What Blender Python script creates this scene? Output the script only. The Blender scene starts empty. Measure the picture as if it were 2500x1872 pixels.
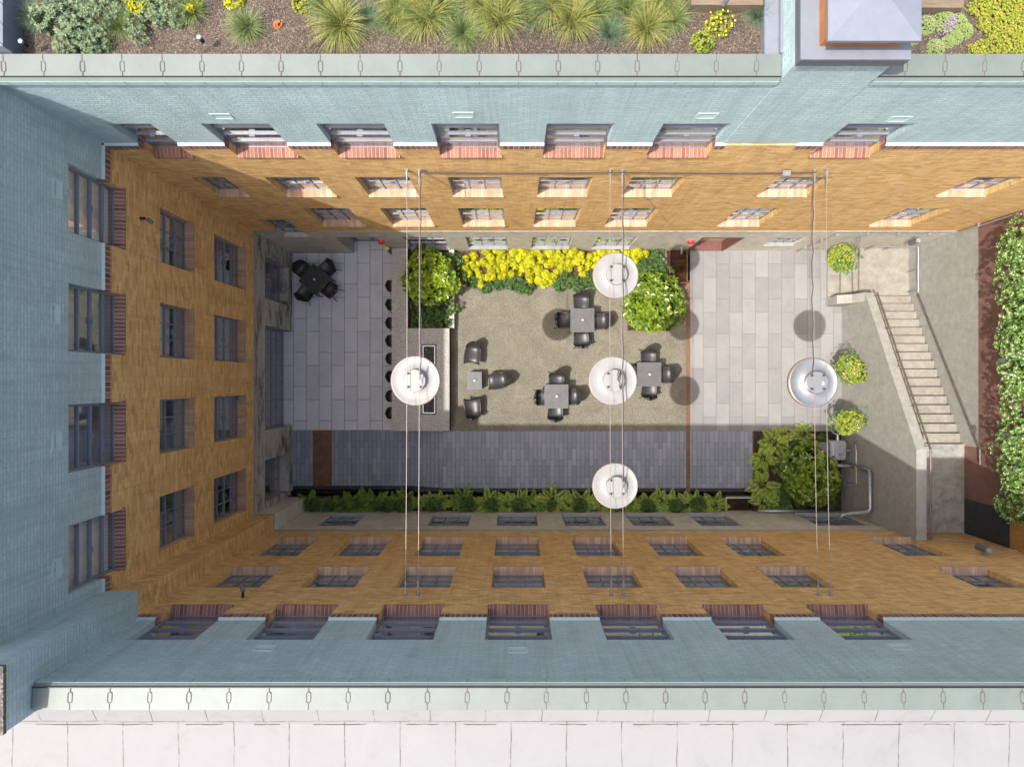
import bpy, math, random
from mathutils import Vector, Matrix
random.seed(7)
R=random.Random(11)
H=22.68; F=1474.0; NX=1108.0; NY=821.0
def P(vx,vy,z):
    d=(H-z)/F
    return ((vx-NX)*d,(NY-vy)*d,z)
sc=bpy.context.scene
col=sc.collection
# ------------------------------------------------------------ mesh builder
class MB:
    def __init__(s): s.v=[]; s.f=[]
    def box(s,x0,x1,y0,y1,z0,z1):
        if x0>x1:x0,x1=x1,x0
        if y0>y1:y0,y1=y1,y0
        n=len(s.v)
        s.v+=[(x0,y0,z0),(x1,y0,z0),(x1,y1,z0),(x0,y1,z0),(x0,y0,z1),(x1,y0,z1),(x1,y1,z1),(x0,y1,z1)]
        s.f+=[tuple(n+i for i in q) for q in ((3,2,1,0),(4,5,6,7),(0,1,5,4),(1,2,6,5),(2,3,7,6),(3,0,4,7))]
        return s
    def poly(s,pts):
        n=len(s.v); s.v+=[tuple(p) for p in pts]; s.f.append(tuple(range(n,n+len(pts)))); return s
    def prism(s,pts,z0,z1):
        # counter-clockwise xy polygon; z0,z1 numbers or lists
        n=len(s.v);k=len(pts)
        a=z0 if isinstance(z0,(list,tuple)) else [z0]*k
        b=z1 if isinstance(z1,(list,tuple)) else [z1]*k
        s.v+=[(p[0],p[1],a[i]) for i,p in enumerate(pts)]+[(p[0],p[1],b[i]) for i,p in enumerate(pts)]
        s.f.append(tuple(n+i for i in reversed(range(k)))); s.f.append(tuple(n+k+i for i in range(k)))
        for i in range(k):
            j=(i+1)%k; s.f.append((n+i,n+j,n+k+j,n+k+i))
        return s
    def tube(s,pts,r,n=8,cap=True):
        pts=[Vector(p) for p in pts]; m=len(pts); base=len(s.v)
        rr=r if isinstance(r,(list,tuple)) else [r]*m
        for i,p in enumerate(pts):
            if i==0:t=pts[1]-p
            elif i==m-1:t=p-pts[i-1]
            else:t=(pts[i+1]-p).normalized()+(p-pts[i-1]).normalized()
            if t.length<1e-9:t=Vector((0,0,1))
            t.normalize()
            up=Vector((0,0,1)) if abs(t.z)<.9 else Vector((1,0,0))
            a=t.cross(up).normalized(); b=a.cross(t)
            for k in range(n):
                an=2*math.pi*k/n
                s.v.append(tuple(p+(a*math.cos(an)+b*math.sin(an))*rr[i]))
        for i in range(m-1):
            for k in range(n):
                k2=(k+1)%n
                s.f.append((base+i*n+k,base+i*n+k2,base+(i+1)*n+k2,base+(i+1)*n+k))
        if cap:
            s.f.append(tuple(base+k for k in reversed(range(n)))); s.f.append(tuple(base+(m-1)*n+k for k in range(n)))
        return s
    def lathe(s,prof,c,n=32,close=False):
        b=len(s.v);m=len(prof)
        for (r,z) in prof:
            for k in range(n):
                a=2*math.pi*k/n; s.v.append((c[0]+r*math.cos(a),c[1]+r*math.sin(a),c[2]+z))
        for i in range(m-1):
            for k in range(n):
                k2=(k+1)%n; s.f.append((b+i*n+k,b+i*n+k2,b+(i+1)*n+k2,b+(i+1)*n+k))
        if close: s.f.append(tuple(b+(m-1)*n+k for k in range(n)))
        return s
    def leaf(s,p,d,nrm,L,W,fold=.25,bend=.0,broad=True):
        d=d.normalized(); side=d.cross(nrm)
        if side.length<1e-6: side=d.orthogonal()
        side.normalize(); up=side.cross(d)
        n=len(s.v)
        if broad:
            def q(t,w): return p+d*(L*t)+side*(W*.5*w)+up*(abs(w)*W*.5*fold - bend*L*t*t)
            s.v+=[tuple(q(0,0)),tuple(q(.28,.8)),tuple(q(.68,.95)),tuple(q(1,0)),tuple(q(.68,-.95)),tuple(q(.28,-.8))]
            s.f+=[(n,n+1,n+2,n+3),(n,n+3,n+4,n+5)]
        else:
            s.v+=[tuple(p),tuple(p+d*L*.45+side*W*.5),tuple(p+d*L-up*bend*L),tuple(p+d*L*.45-side*W*.5)]
            s.f+=[(n,n+1,n+2,n+3)]
        return s
    def build(s,name,m,parent=None,smooth=False,off=None):
        me=bpy.data.meshes.new(name); me.from_pydata(s.v,[],s.f); me.update()
        if smooth:
            for p in me.polygons:p.use_smooth=True
        me.materials.append(m)
        o=bpy.data.objects.new(name,me); col.objects.link(o)
        if parent is not None:
            o.parent=parent
            if off is not None: o.location=off
        return o
def tag(o,label=None,cat=None,group=None,kind=None):
    if label:o['label']=label
    if cat:o['category']=cat
    if group:o['group']=group
    if kind:o['kind']=kind
    return o
def thing(name,label,cat,loc=(0,0,0),rz=0,group=None):
    o=bpy.data.objects.new(name,None); col.objects.link(o); o.location=loc; o.rotation_euler=(0,0,rz)
    o.empty_display_size=.2
    return tag(o,label,cat,group)
def neg(o): return (-o.location[0],-o.location[1],-o.location[2])
def dup(root,loc,rz=0,label=None,group=None,scale=None):
    r=root.copy(); col.objects.link(r); r.location=loc; r.rotation_euler=(0,0,rz)
    if scale: r.scale=(scale,)*3 if not isinstance(scale,(tuple,list)) else scale
    if label:r['label']=label
    if group:r['group']=group
    for ch in list(root.children):
        c=ch.copy(); col.objects.link(c); c.parent=r
        for g in list(ch.children):
            d=g.copy(); col.objects.link(d); d.parent=c
    return r
# ------------------------------------------------------------ materials
def newmat(name):
    m=bpy.data.materials.new(name); m.use_nodes=True; nt=m.node_tree
    return m,nt,nt.nodes['Principled BSDF']
def nd(nt,t,**kw):
    n=nt.nodes.new(t)
    for k,v in kw.items():
        if k in n.inputs.keys() if isinstance(k,str) else False: n.inputs[k].default_value=v
        else: setattr(n,k,v)
    return n
def L(nt,a,b): nt.links.new(a,b)
def c4(c): return (c[0],c[1],c[2],1)
def ramp(nt,stops,interp='LINEAR'):
    r=nt.nodes.new('ShaderNodeValToRGB'); e=r.color_ramp; e.interpolation=interp
    while len(e.elements)<len(stops): e.elements.new(.5)
    for i,(p,c) in enumerate(stops): e.elements[i].position=p; e.elements[i].color=c4(c)
    return r
def mixc(nt,fac,a,b,mode='MIX'):
    n=nt.nodes.new('ShaderNodeMix'); n.data_type='RGBA'; n.blend_type=mode
    for s,v in ((n.inputs[0],fac),(n.inputs[6],a),(n.inputs[7],b)):
        if isinstance(v,(int,float)): s.default_value=v
        elif isinstance(v,(tuple,list)): s.default_value=c4(v)
        else: L(nt,v,s)
    return n.outputs[2]
def math_(nt,op,a,b=None,c=None):
    n=nt.nodes.new('ShaderNodeMath'); n.operation=op
    for i,v in enumerate((a,b,c)):
        if v is None: continue
        if isinstance(v,(int,float)): n.inputs[i].default_value=v
        else: L(nt,v,n.inputs[i])
    return n.outputs[0]
def noise(nt,vec,scale,detail=4,rough=.6,dist=0):
    n=nt.nodes.new('ShaderNodeTexNoise'); n.inputs['Scale'].default_value=scale; n.inputs['Detail'].default_value=detail
    n.inputs['Roughness'].default_value=rough; n.inputs['Distortion'].default_value=dist
    if vec is not None: L(nt,vec,n.inputs['Vector'])
    return n.outputs['Fac']
def bump(nt,b,h,strength=.3,dist=.01):
    n=nt.nodes.new('ShaderNodeBump'); n.inputs['Strength'].default_value=strength; n.inputs['Distance'].default_value=dist
    L(nt,h,n.inputs['Height']); L(nt,n.outputs[0],b.inputs['Normal'])
def sc3(c,k): return tuple(min(1,x*k) for x in c)
def plain(name,c,rough=.6,metal=0,var=.15,scale=6,fine=60,bmp=.0,bd=.004,spec=None,streak=None):
    m,nt,b=newmat(name); tc=nt.nodes.new('ShaderNodeTexCoord').outputs['Object']
    v=tc
    if streak:
        mp=nt.nodes.new('ShaderNodeMapping'); mp.inputs['Scale'].default_value=streak; L(nt,tc,mp.inputs[0]); v=mp.outputs[0]
    f=noise(nt,v,scale,5,.65); g=noise(nt,tc,fine,3,.7)
    r=ramp(nt,[(.28,sc3(c,1-var*1.6)),(.5,c),(.75,sc3(c,1+var*1.2))]); L(nt,f,r.inputs[0])
    r2=ramp(nt,[(.3,(1-var,)*3),(.7,(1+var*.6,)*3)]); L(nt,g,r2.inputs[0])
    L(nt,mixc(nt,1.0,r.outputs[0],r2.outputs[0],'MULTIPLY'),b.inputs['Base Color'])
    b.inputs['Roughness'].default_value=rough; b.inputs['Metallic'].default_value=metal
    if spec is not None: b.inputs['Specular IOR Level'].default_value=spec
    if bmp: bump(nt,b,g,bmp,bd)
    return m
def brickmat(name,stops,mortar,bw=.215,bh=.0725,ms=.005,bstr=.5,axis='xy',rough=.85,var=.13,off=.5,weather=None,mixm=1.0,blot=2.5):
    m,nt,b=newmat(name); tc=nt.nodes.new('ShaderNodeTexCoord').outputs['Object']
    sp=nt.nodes.new('ShaderNodeSeparateXYZ'); L(nt,tc,sp.inputs[0])
    x,y,z=sp.outputs
    cb=nt.nodes.new('ShaderNodeCombineXYZ')
    if axis=='xy': L(nt,math_(nt,'ADD',x,y),cb.inputs[0]); L(nt,z,cb.inputs[1])
    elif axis=='x': L(nt,x,cb.inputs[0])
    elif axis=='y': L(nt,y,cb.inputs[0])
    br=nt.nodes.new('ShaderNodeTexBrick'); br.offset=off
    L(nt,cb.outputs[0],br.inputs['Vector'])
    br.inputs['Color1'].default_value=(0,0,0,1); br.inputs['Color2'].default_value=(1,1,1,1); br.inputs['Mortar'].default_value=(.5,.5,.5,1)
    br.inputs['Scale'].default_value=1; br.inputs['Mortar Size'].default_value=ms; br.inputs['Mortar Smooth'].default_value=.2
    br.inputs['Brick Width'].default_value=bw; br.inputs['Row Height'].default_value=bh if axis=='xy' else 50
    if axis!='xy': cb.inputs[1].default_value=25
    r=ramp(nt,stops); L(nt,br.outputs['Color'],r.inputs[0])
    big=noise(nt,tc,blot,6,.65)
    r2=ramp(nt,[(.3,(1-var,)*3),(.7,(1+var*.5,)*3)]); L(nt,big,r2.inputs[0])
    c=mixc(nt,1.0,r.outputs[0],r2.outputs[0],'MULTIPLY')
    mp=nt.nodes.new('ShaderNodeMapping'); mp.inputs['Scale'].default_value=(1,1,9); L(nt,tc,mp.inputs[0])
    st=noise(nt,mp.outputs[0],7,4,.7)
    r3=ramp(nt,[(.3,(.86,)*3),(.7,(1.12,)*3)]); L(nt,st,r3.inputs[0])
    c=mixc(nt,.25,c,r3.outputs[0],'MULTIPLY')
    mp2=nt.nodes.new('ShaderNodeMapping'); mp2.inputs['Scale'].default_value=(5,5,.35); L(nt,tc,mp2.inputs[0])
    dr=noise(nt,mp2.outputs[0],1.3,7,.75,.2); r4=ramp(nt,[(.36,(.80,.79,.78)),(.52,(1,1,1)),(.72,(1.06,1.06,1.07))]); L(nt,dr,r4.inputs[0])
    c=mixc(nt,.75,c,r4.outputs[0],'MULTIPLY')
    mm=math_(nt,'MULTIPLY',br.outputs['Fac'],mixm)
    c=mixc(nt,mm,c,mortar)
    if weather:
        wn=noise(nt,tc,1.1,6,.7,.6); wr=ramp(nt,[(.52,(0,0,0)),(.72,(1,1,1))]); L(nt,wn,wr.inputs[0])
        c=mixc(nt,math_(nt,'MULTIPLY',wr.outputs[0],.45),c,weather)
    L(nt,c,b.inputs['Base Color']); b.inputs['Roughness'].default_value=rough
    h=math_(nt,'SUBTRACT',math_(nt,'ADD',math_(nt,'MULTIPLY',noise(nt,tc,38,3,.7),.9),math_(nt,'MULTIPLY',br.outputs['Color'],.35)),math_(nt,'MULTIPLY',br.outputs['Fac'],.8))
    bump(nt,b,h,bstr,.012 if bstr<1 else .022)
    return m
def pavermat(name,stops,mortar,pw,pl,ox,oy,ms,off=.614,rough=.75,grain=90,gv=.08,bl=.12):
    m,nt,b=newmat(name); tc=nt.nodes.new('ShaderNodeTexCoord').outputs['Object']
    sp=nt.nodes.new('ShaderNodeSeparateXYZ'); L(nt,tc,sp.inputs[0]); x,y,z=sp.outputs
    cb=nt.nodes.new('ShaderNodeCombineXYZ')
    L(nt,math_(nt,'ADD',y,-oy-off*pl+60*pl),cb.inputs[0]); L(nt,math_(nt,'ADD',x,-ox+60*pw),cb.inputs[1])
    br=nt.nodes.new('ShaderNodeTexBrick'); br.offset=off; L(nt,cb.outputs[0],br.inputs['Vector'])
    br.inputs['Color1'].default_value=(0,0,0,1); br.inputs['Color2'].default_value=(1,1,1,1); br.inputs['Mortar'].default_value=(.5,.5,.5,1)
    br.inputs['Scale'].default_value=1; br.inputs['Mortar Size'].default_value=ms; br.inputs['Mortar Smooth'].default_value=.1
    br.inputs['Brick Width'].default_value=pl; br.inputs['Row Height'].default_value=pw
    r=ramp(nt,stops); L(nt,br.outputs['Color'],r.inputs[0])
    g=noise(nt,tc,grain,3,.8); r2=ramp(nt,[(.25,(1-gv,)*3),(.75,(1+gv*.7,)*3)]); L(nt,g,r2.inputs[0])
    g2=noise(nt,tc,1.6,6,.7,.4); r3=ramp(nt,[(.3,(1-bl,)*3),(.7,(1+bl*.5,)*3)]); L(nt,g2,r3.inputs[0])
    c=mixc(nt,1.0,r.outputs[0],r2.outputs[0],'MULTIPLY'); c=mixc(nt,1.0,c,r3.outputs[0],'MULTIPLY')
    c=mixc(nt,br.outputs['Fac'],c,mortar)
    L(nt,c,b.inputs['Base Color']); b.inputs['Roughness'].default_value=rough
    h=math_(nt,'SUBTRACT',math_(nt,'MULTIPLY',g,.15),br.outputs['Fac']); bump(nt,b,h,.35,.004)
    return m
def speckle(name,c,dark,light,scale=55,rough=.85,bmp=.4,blot=.15):
    m,nt,b=newmat(name); tc=nt.nodes.new('ShaderNodeTexCoord').outputs['Object']
    vo=nt.nodes.new('ShaderNodeTexVoronoi'); vo.inputs['Scale'].default_value=scale; L(nt,tc,vo.inputs['Vector'])
    sp=nt.nodes.new('ShaderNodeSeparateColor'); L(nt,vo.outputs['Color'],sp.inputs[0])
    r=ramp(nt,[(0,dark),(.3,sc3(c,.8)),(.6,c),(.85,sc3(c,1.15)),(1,light)]); L(nt,sp.outputs[0],r.inputs[0])
    n2=noise(nt,tc,1.3,6,.7,.5); r2=ramp(nt,[(.3,(1-blot,)*3),(.72,(1+blot,)*3)]); L(nt,n2,r2.inputs[0])
    n3=noise(nt,tc,220,2,.6); r3=ramp(nt,[(.3,(.8,)*3),(.7,(1.15,)*3)]); L(nt,n3,r3.inputs[0])
    cc=mixc(nt,1.0,r.outputs[0],r2.outputs[0],'MULTIPLY'); cc=mixc(nt,1.0,cc,r3.outputs[0],'MULTIPLY')
    L(nt,cc,b.inputs['Base Color']); b.inputs['Roughness'].default_value=rough
    bump(nt,b,sp.outputs[1],bmp,.006)
    return m
def leafmat(name,cols,rough=.45,trans=.25,spec=.5):
    m,nt,b=newmat(name)
    g=nt.nodes.new('ShaderNodeNewGeometry')
    k=len(cols); r=ramp(nt,[(i/(k-1),c) for i,c in enumerate(cols)]); L(nt,g.outputs['Random Per Island'],r.inputs[0])
    L(nt,r.outputs[0],b.inputs['Base Color']); b.inputs['Roughness'].default_value=rough; b.inputs['Specular IOR Level'].default_value=spec
    tr=nt.nodes.new('ShaderNodeBsdfTranslucent'); L(nt,r.outputs[0],tr.inputs[0])
    mx=nt.nodes.new('ShaderNodeMixShader'); mx.inputs[0].default_value=trans
    L(nt,b.outputs[0],mx.inputs[1]); L(nt,tr.outputs[0],mx.inputs[2]); L(nt,mx.outputs[0],nt.nodes['Material Output'].inputs[0])
    return m
def glassmat(name,tint=(.85,.9,.92),ior=2.2):
    m,nt,b=newmat(name); nt.nodes.remove(b)
    lw=nt.nodes.new('ShaderNodeLayerWeight'); lw.inputs[0].default_value=.5
    fr=ramp(nt,[(0,(.10,)*3),(.4,(.20,)*3),(.62,(.42,)*3),(.8,(.68,)*3),(1,(1,1,1))]); L(nt,lw.outputs['Facing'],fr.inputs[0])
    tr=nt.nodes.new('ShaderNodeBsdfTransparent'); tr.inputs[0].default_value=c4(tint)
    gl=nt.nodes.new('ShaderNodeBsdfGlossy'); gl.inputs['Roughness'].default_value=.02; gl.inputs[0].default_value=(.9,.93,.95,1)
    mx=nt.nodes.new('ShaderNodeMixShader'); L(nt,fr.outputs[0],mx.inputs[0]); L(nt,tr.outputs[0],mx.inputs[1]); L(nt,gl.outputs[0],mx.inputs[2])
    L(nt,mx.outputs[0],nt.nodes['Material Output'].inputs[0]); return m
m={}
m['buff']=brickmat('buff_brick',[(0,(.58,.335,.13)),(.25,(.69,.42,.155)),(.5,(.74,.465,.175)),(.8,(.79,.51,.205)),(1,(.83,.58,.27))],(.50,.33,.18),ms=.006,bstr=.6,mixm=.5)
m['teal']=brickmat('teal_painted_brick',[(0,(.46,.60,.615)),(.5,(.50,.645,.655)),(1,(.54,.68,.69))],(.36,.48,.475),ms=.008,bstr=1.0,var=.12,blot=1.2,mixm=.6,rough=.6)
m['tealp']=plain('teal_paint',(.49,.63,.62),.55,var=.06)
m['redbrickN']=brickmat('red_brick_course',[(0,(.17,.055,.035)),(.5,(.27,.10,.06)),(1,(.36,.16,.10))],(.5,.42,.36),bw=.10,bh=.20,ms=.007,off=0)
m['silred_x']=brickmat('red_sill_brick_x',[(0,(.22,.085,.06)),(.5,(.31,.13,.09)),(1,(.38,.18,.12))],(.42,.36,.31),bw=.075,ms=.005,axis='x',off=0)
m['silred_y']=brickmat('red_sill_brick_y',[(0,(.22,.085,.06)),(.5,(.31,.13,.09)),(1,(.38,.18,.12))],(.55,.5,.45),bw=.075,ms=.006,axis='y',off=0)
m['silbuf_x']=brickmat('pale_sill_brick_x',[(0,(.46,.28,.18)),(.5,(.55,.36,.24)),(1,(.62,.45,.31))],(.35,.25,.18),bw=.075,ms=.004,axis='x',off=0)
m['silbuf_y']=brickmat('pale_sill_brick_y',[(0,(.38,.23,.14)),(.5,(.44,.28,.17)),(1,(.5,.34,.22))],(.25,.18,.13),bw=.075,ms=.004,axis='y',off=0)
def concrete(name,c,stain,amt=.6,rough=.85,streak=(1,1,.35),stops=(.45,.7)):
    mm,nt,b=newmat(name); tc=nt.nodes.new('ShaderNodeTexCoord').outputs['Object']
    mp=nt.nodes.new('ShaderNodeMapping'); mp.inputs['Scale'].default_value=streak; L(nt,tc,mp.inputs[0])
    n1=noise(nt,mp.outputs[0],1.8,8,.72,.5); r=ramp(nt,[(stops[0],(0,0,0)),(stops[1],(1,1,1))]); L(nt,n1,r.inputs[0])
    n2=noise(nt,tc,5,6,.7); r2=ramp(nt,[(.3,(.82,)*3),(.7,(1.15,)*3)]); L(nt,n2,r2.inputs[0])
    n3=noise(nt,tc,70,3,.7); r3=ramp(nt,[(.3,(.88,)*3),(.7,(1.08,)*3)]); L(nt,n3,r3.inputs[0])
    cc=mixc(nt,math_(nt,'MULTIPLY',r.outputs[0],amt),c,stain); cc=mixc(nt,1.0,cc,r2.outputs[0],'MULTIPLY'); cc=mixc(nt,1.0,cc,r3.outputs[0],'MULTIPLY')
    L(nt,cc,b.inputs['Base Color']); b.inputs['Roughness'].default_value=rough
    bump(nt,b,math_(nt,'ADD',n3,n2),.3,.006); return mm
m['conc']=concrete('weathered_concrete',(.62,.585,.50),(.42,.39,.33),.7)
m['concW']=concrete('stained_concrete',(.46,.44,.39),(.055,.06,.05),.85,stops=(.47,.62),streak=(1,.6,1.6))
m['concE']=concrete('pale_concrete',(.32,.32,.295),(.265,.265,.245),.6)
m['concF']=concrete('worn_concrete_floor',(.30,.285,.25),(.19,.178,.155),.75,streak=(1,1,1),stops=(.4,.68))
m['concS']=concrete('damp_concrete_floor',(.32,.32,.30),(.12,.12,.115),.8,streak=(1,1,1))
m['coping']=plain('pale_green_coping',(.15,.178,.166),.5,var=.07,scale=2.5)
m['fascia']=plain('coping_fascia',(.40,.53,.52),.5,var=.06)
m['seal']=plain('old_sealant',(.105,.092,.08),.8,var=.3,scale=12)
m['dark']=plain('dark_metal',(.03,.03,.035),.4,.3)
m['frame']=plain('grey_window_frame',(.21,.23,.27),.4,.1,var=.06)
m['glass']=glassmat('window_glass')
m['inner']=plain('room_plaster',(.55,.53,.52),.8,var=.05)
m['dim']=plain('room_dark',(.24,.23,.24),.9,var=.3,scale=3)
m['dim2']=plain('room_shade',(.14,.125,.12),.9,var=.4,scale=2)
m['blind']=plain('roller_blind',(.82,.76,.72),.8,var=.05)
m['paver']=pavermat('large_paver_darkened_for_sun',[(0,(.215,.215,.22)),(.5,(.235,.235,.24)),(1,(.265,.265,.27))],(.145,.145,.145),.4325,1.157,5.89,3.855,.008)  # sunlit copy of the one large paver, colour darkened against the sun
m['paverL']=pavermat('large_paver_lightened_for_shade',[(0,(.56,.59,.65)),(.5,(.60,.63,.69)),(1,(.65,.68,.73))],(.15,.15,.155),.4325,1.157,-7.45,2.1,.008)  # same paver as the deck; paler, bluer colour stands in for light in shade
m['strip']=pavermat('slate_strip_paver',[(0,(.21,.235,.29)),(.3,(.235,.26,.315)),(.7,(.255,.28,.335)),(1,(.305,.33,.38))],(.09,.10,.13),.1432,.578,-7.49,-1.69,.006,off=.35,bl=.08)
m['aggr']=speckle('exposed_aggregate',(.19,.177,.135),(.09,.085,.075),(.30,.28,.22),85,blot=.24)
m['terr']=speckle('terrazzo_counter',(.40,.38,.36),(.10,.10,.10),(.55,.54,.52),90,.6,.1,.08)
m['mulch']=speckle('bark_mulch',(.105,.08,.062),(.035,.026,.02),(.24,.20,.165),70,.95,1.0,.35)
m['soil']=speckle('dark_soil',(.045,.03,.022),(.012,.01,.008),(.12,.09,.07),50,.95,1.0,.3)
m['redsoil']=speckle('red_bark_soil',(.14,.07,.045),(.05,.03,.02),(.25,.16,.12),50,.95,.8,.2)
m['gravel']=speckle('black_gravel',(.03,.03,.033),(.008,.008,.01),(.13,.13,.14),38,.6,1.0,.2)
m['lava']=speckle('black_lava_rock',(.05,.042,.045),(.01,.01,.01),(.17,.15,.15),30,.8,1.0,.3)
m['corten']=plain('rusted_steel',(.19,.10,.055),.7,.1,var=.3,scale=4)
m['cortend']=plain('dark_rusted_steel',(.16,.075,.035),.7,.1,var=.25,scale=7)
m['water']=plain('dark_water',(.012,.010,.008),.05,var=.1)
m['waterbrown']=plain('amber_water',(.035,.017,.006),.06,var=.8,scale=5)
m['chair']=plain('black_woven_plastic',(.035,.035,.038),.38,.0,var=.2,scale=30,fine=160,bmp=.35,bd=.004)
m['table']=plain('grey_metal_tabletop',(.115,.115,.12),.42,.2,var=.12)
m['tabled']=plain('black_tabletop',(.03,.036,.042),.5,var=.25,fine=150)
m['white']=plain('white_enamel',(.28,.28,.275),.35,var=.04,spec=.4)
m['alu']=plain('brushed_aluminium',(.42,.42,.41),.38,.85,var=.04)
m['tan']=plain('tan_metal',(.42,.27,.18),.5,.2,var=.1)
m['cable']=plain('copper_toned_cable',(.34,.28,.25),.4,.3,var=.1)
m['cabled']=plain('dark_cable',(.07,.06,.06),.5,var=.1)
m['galv']=plain('galvanised_steel',(.38,.41,.44),.4,.6,var=.15,scale=9)
m['railb']=plain('worn_brown_rail',(.16,.13,.12),.5,.4,var=.25,scale=9)
m['red']=plain('red_enamel',(.62,.02,.03),.35,var=.05)
m['oxide']=plain('red_oxide_paint',(.17,.07,.06),.6,var=.15)
m['redwall']=concrete('oxide_stained_wall',(.20,.105,.088),(.085,.052,.045),.7)
m['beige']=plain('beige_door_paint',(.50,.40,.28),.5,var=.06)
m['roof']=None
m['metal']=plain('grey_blue_metal_cladding',(.20,.22,.265),.45,.05,var=.05)
m['metald']=plain('dark_grey_flashing',(.13,.14,.16),.5,.2,var=.05)
m['coppr']=plain('orange_wood_panel',(.36,.15,.04),.5,var=.12)
m['wood']=plain('weathered_timber',(.19,.145,.10),.8,var=.2,scale=3,streak=(1,12,12))
m['woodo']=plain('golden_timber',(.36,.18,.05),.6,var=.25,scale=3,streak=(12,12,1))
m['wax']=plain('pale_candle_glass',(.7,.66,.55),.2,var=.05)
m['amber']=plain('amber_candle_glass',(.8,.25,.10),.2,var=.05)
m['greenc']=plain('green_candle_glass',(.55,.65,.2),.2,var=.05)
m['yellow']=plain('yellow_tape',(.65,.5,.02),.5,var=.1)
m['bark']=plain('brown_bark',(.10,.07,.045),.9,var=.3,bmp=.5)
# roof membrane
mm,nt,b=newmat('white_roof_membrane'); tc=nt.nodes.new('ShaderNodeTexCoord').outputs['Object']
nn=nt.nodes.new('ShaderNodeTexNoise'); nn.inputs['Scale'].default_value=2.2; nn.inputs['Detail'].default_value=6; L(nt,tc,nn.inputs['Vector'])
vm=nt.nodes.new('ShaderNodeVectorMath'); vm.operation='MULTIPLY_ADD'; L(nt,nn.outputs['Color'],vm.inputs[0]); vm.inputs[1].default_value=(.06,.06,0); L(nt,tc,vm.inputs[2])
br=nt.nodes.new('ShaderNodeTexBrick'); br.offset=.45; L(nt,vm.outputs[0],br.inputs['Vector'])
for k,v in (('Color1',(0,0,0,1)),('Color2',(1,1,1,1)),('Mortar',(.5,.5,.5,1)),('Scale',1),('Mortar Size',.008),('Mortar Smooth',.0),('Brick Width',.813),('Row Height',2.48)): br.inputs[k].default_value=v
g=noise(nt,tc,1.1,9,.8,.5); r=ramp(nt,[(.28,(.185,.184,.186)),(.45,(.228,.23,.235)),(.75,(.25,.252,.26))]); L(nt,g,r.inputs[0])
g2=noise(nt,tc,26,4,.8); r2=ramp(nt,[(.64,(1,1,1)),(.76,(.45,.43,.41))]); L(nt,g2,r2.inputs[0])
cc=mixc(nt,.6,r.outputs[0],r2.outputs[0],'MULTIPLY')
wn=noise(nt,tc,3,3,.8); wr=ramp(nt,[(.38,(.2,)*3),(.55,(1,)*3)]); L(nt,wn,wr.inputs[0])
cc=mixc(nt,math_(nt,'MULTIPLY',br.outputs['Fac'],wr.outputs[0]),cc,(.10,.09,.085))
L(nt,cc,b.inputs['Base Color']); b.inputs['Roughness'].default_value=.7; bump(nt,b,g,.2,.02); m['roof']=mm
m['shrub']=leafmat('glossy_green_leaf',[(.05,.10,.01),(.10,.17,.015),(.17,.26,.02),(.26,.34,.03)],.3,.2,.6)
m['shrubd']=leafmat('deep_green_leaf',[(.04,.09,.02),(.075,.15,.03),(.12,.21,.04)],.35,.2,.5)
m['gold']=leafmat('golden_leaf',[(.18,.25,.015),(.45,.45,.015),(.60,.56,.02),(.66,.62,.03)],.6,.3,.2)
m['perenn']=leafmat('mid_green_leaf',[(.03,.08,.025),(.06,.13,.035),(.10,.19,.05),(.14,.2,.06)],.45,.2,.4)
m['fern']=leafmat('fern_leaf',[(.08,.17,.03),(.15,.28,.04),(.24,.38,.06),(.34,.46,.09)],.5,.3,.3)
m['fernl']=leafmat('light_fern_leaf',[(.20,.33,.06),(.33,.46,.08),(.45,.57,.11),(.60,.66,.18)],.5,.3,.3)
m['grassg']=leafmat('green_grass_blade',[(.10,.16,.05),(.17,.24,.08),(.26,.33,.12),(.36,.42,.18)],.6,.2,.2)
m['grassy']=leafmat('yellow_grass_blade',[(.11,.16,.05),(.20,.25,.07),(.36,.36,.09),(.52,.46,.18)],.6,.2,.2)
m['grassb']=leafmat('blue_grass_blade',[(.09,.15,.09),(.15,.22,.13),(.22,.30,.19)],.6,.2,.2)
m['sage']=leafmat('grey_green_leaf',[(.10,.17,.10),(.16,.24,.14),(.24,.32,.19),(.34,.36,.16)],.6,.2,.2)
m['lime']=leafmat('lime_cover_leaf',[(.14,.22,.03),(.26,.34,.04),(.40,.42,.05),(.38,.20,.07)],.6,.2,.2)
m['sedum']=leafmat('soft_green_leaf',[(.20,.28,.08),(.28,.36,.12),(.36,.42,.18)],.7,.2,.2)
m['purple']=leafmat('purple_petal',[(.35,.22,.45),(.5,.35,.6)],.6,.2,.2)
m['wpet']=leafmat('white_petal',[(.75,.75,.68),(.85,.83,.75)],.6,.2,.2)
m['ypet']=leafmat('yellow_petal',[(.85,.65,.01),(.9,.75,.02)],.6,.2,.2)
m['rpet']=leafmat('red_pink_petal',[(.65,.06,.05),(.75,.12,.25),(.8,.3,.3)],.6,.2,.2)
m['opet']=leafmat('orange_leaf',[(.6,.2,.06),(.7,.3,.12)],.6,.2,.2)
m['hedge']=leafmat('hedge_leaf',[(.035,.085,.02),(.07,.15,.03),(.15,.26,.05),(.26,.37,.09)],.4,.2,.5)
m['chip']=leafmat('pale_wood_chip',[(.10,.075,.055),(.18,.14,.11),(.34,.28,.23),(.07,.05,.04)],.9,0,.1)
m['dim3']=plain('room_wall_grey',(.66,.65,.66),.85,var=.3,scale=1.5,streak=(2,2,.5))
m['shrub2']=leafmat('lime_glossy_leaf',[(.09,.17,.01),(.20,.30,.02),(.30,.41,.03),(.40,.50,.05)],.3,.25,.6)
m['rough']=speckle('rough_dark_concrete',(.13,.115,.10),(.05,.045,.04),(.25,.23,.2),40,.95,1.0,.2)
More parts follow.
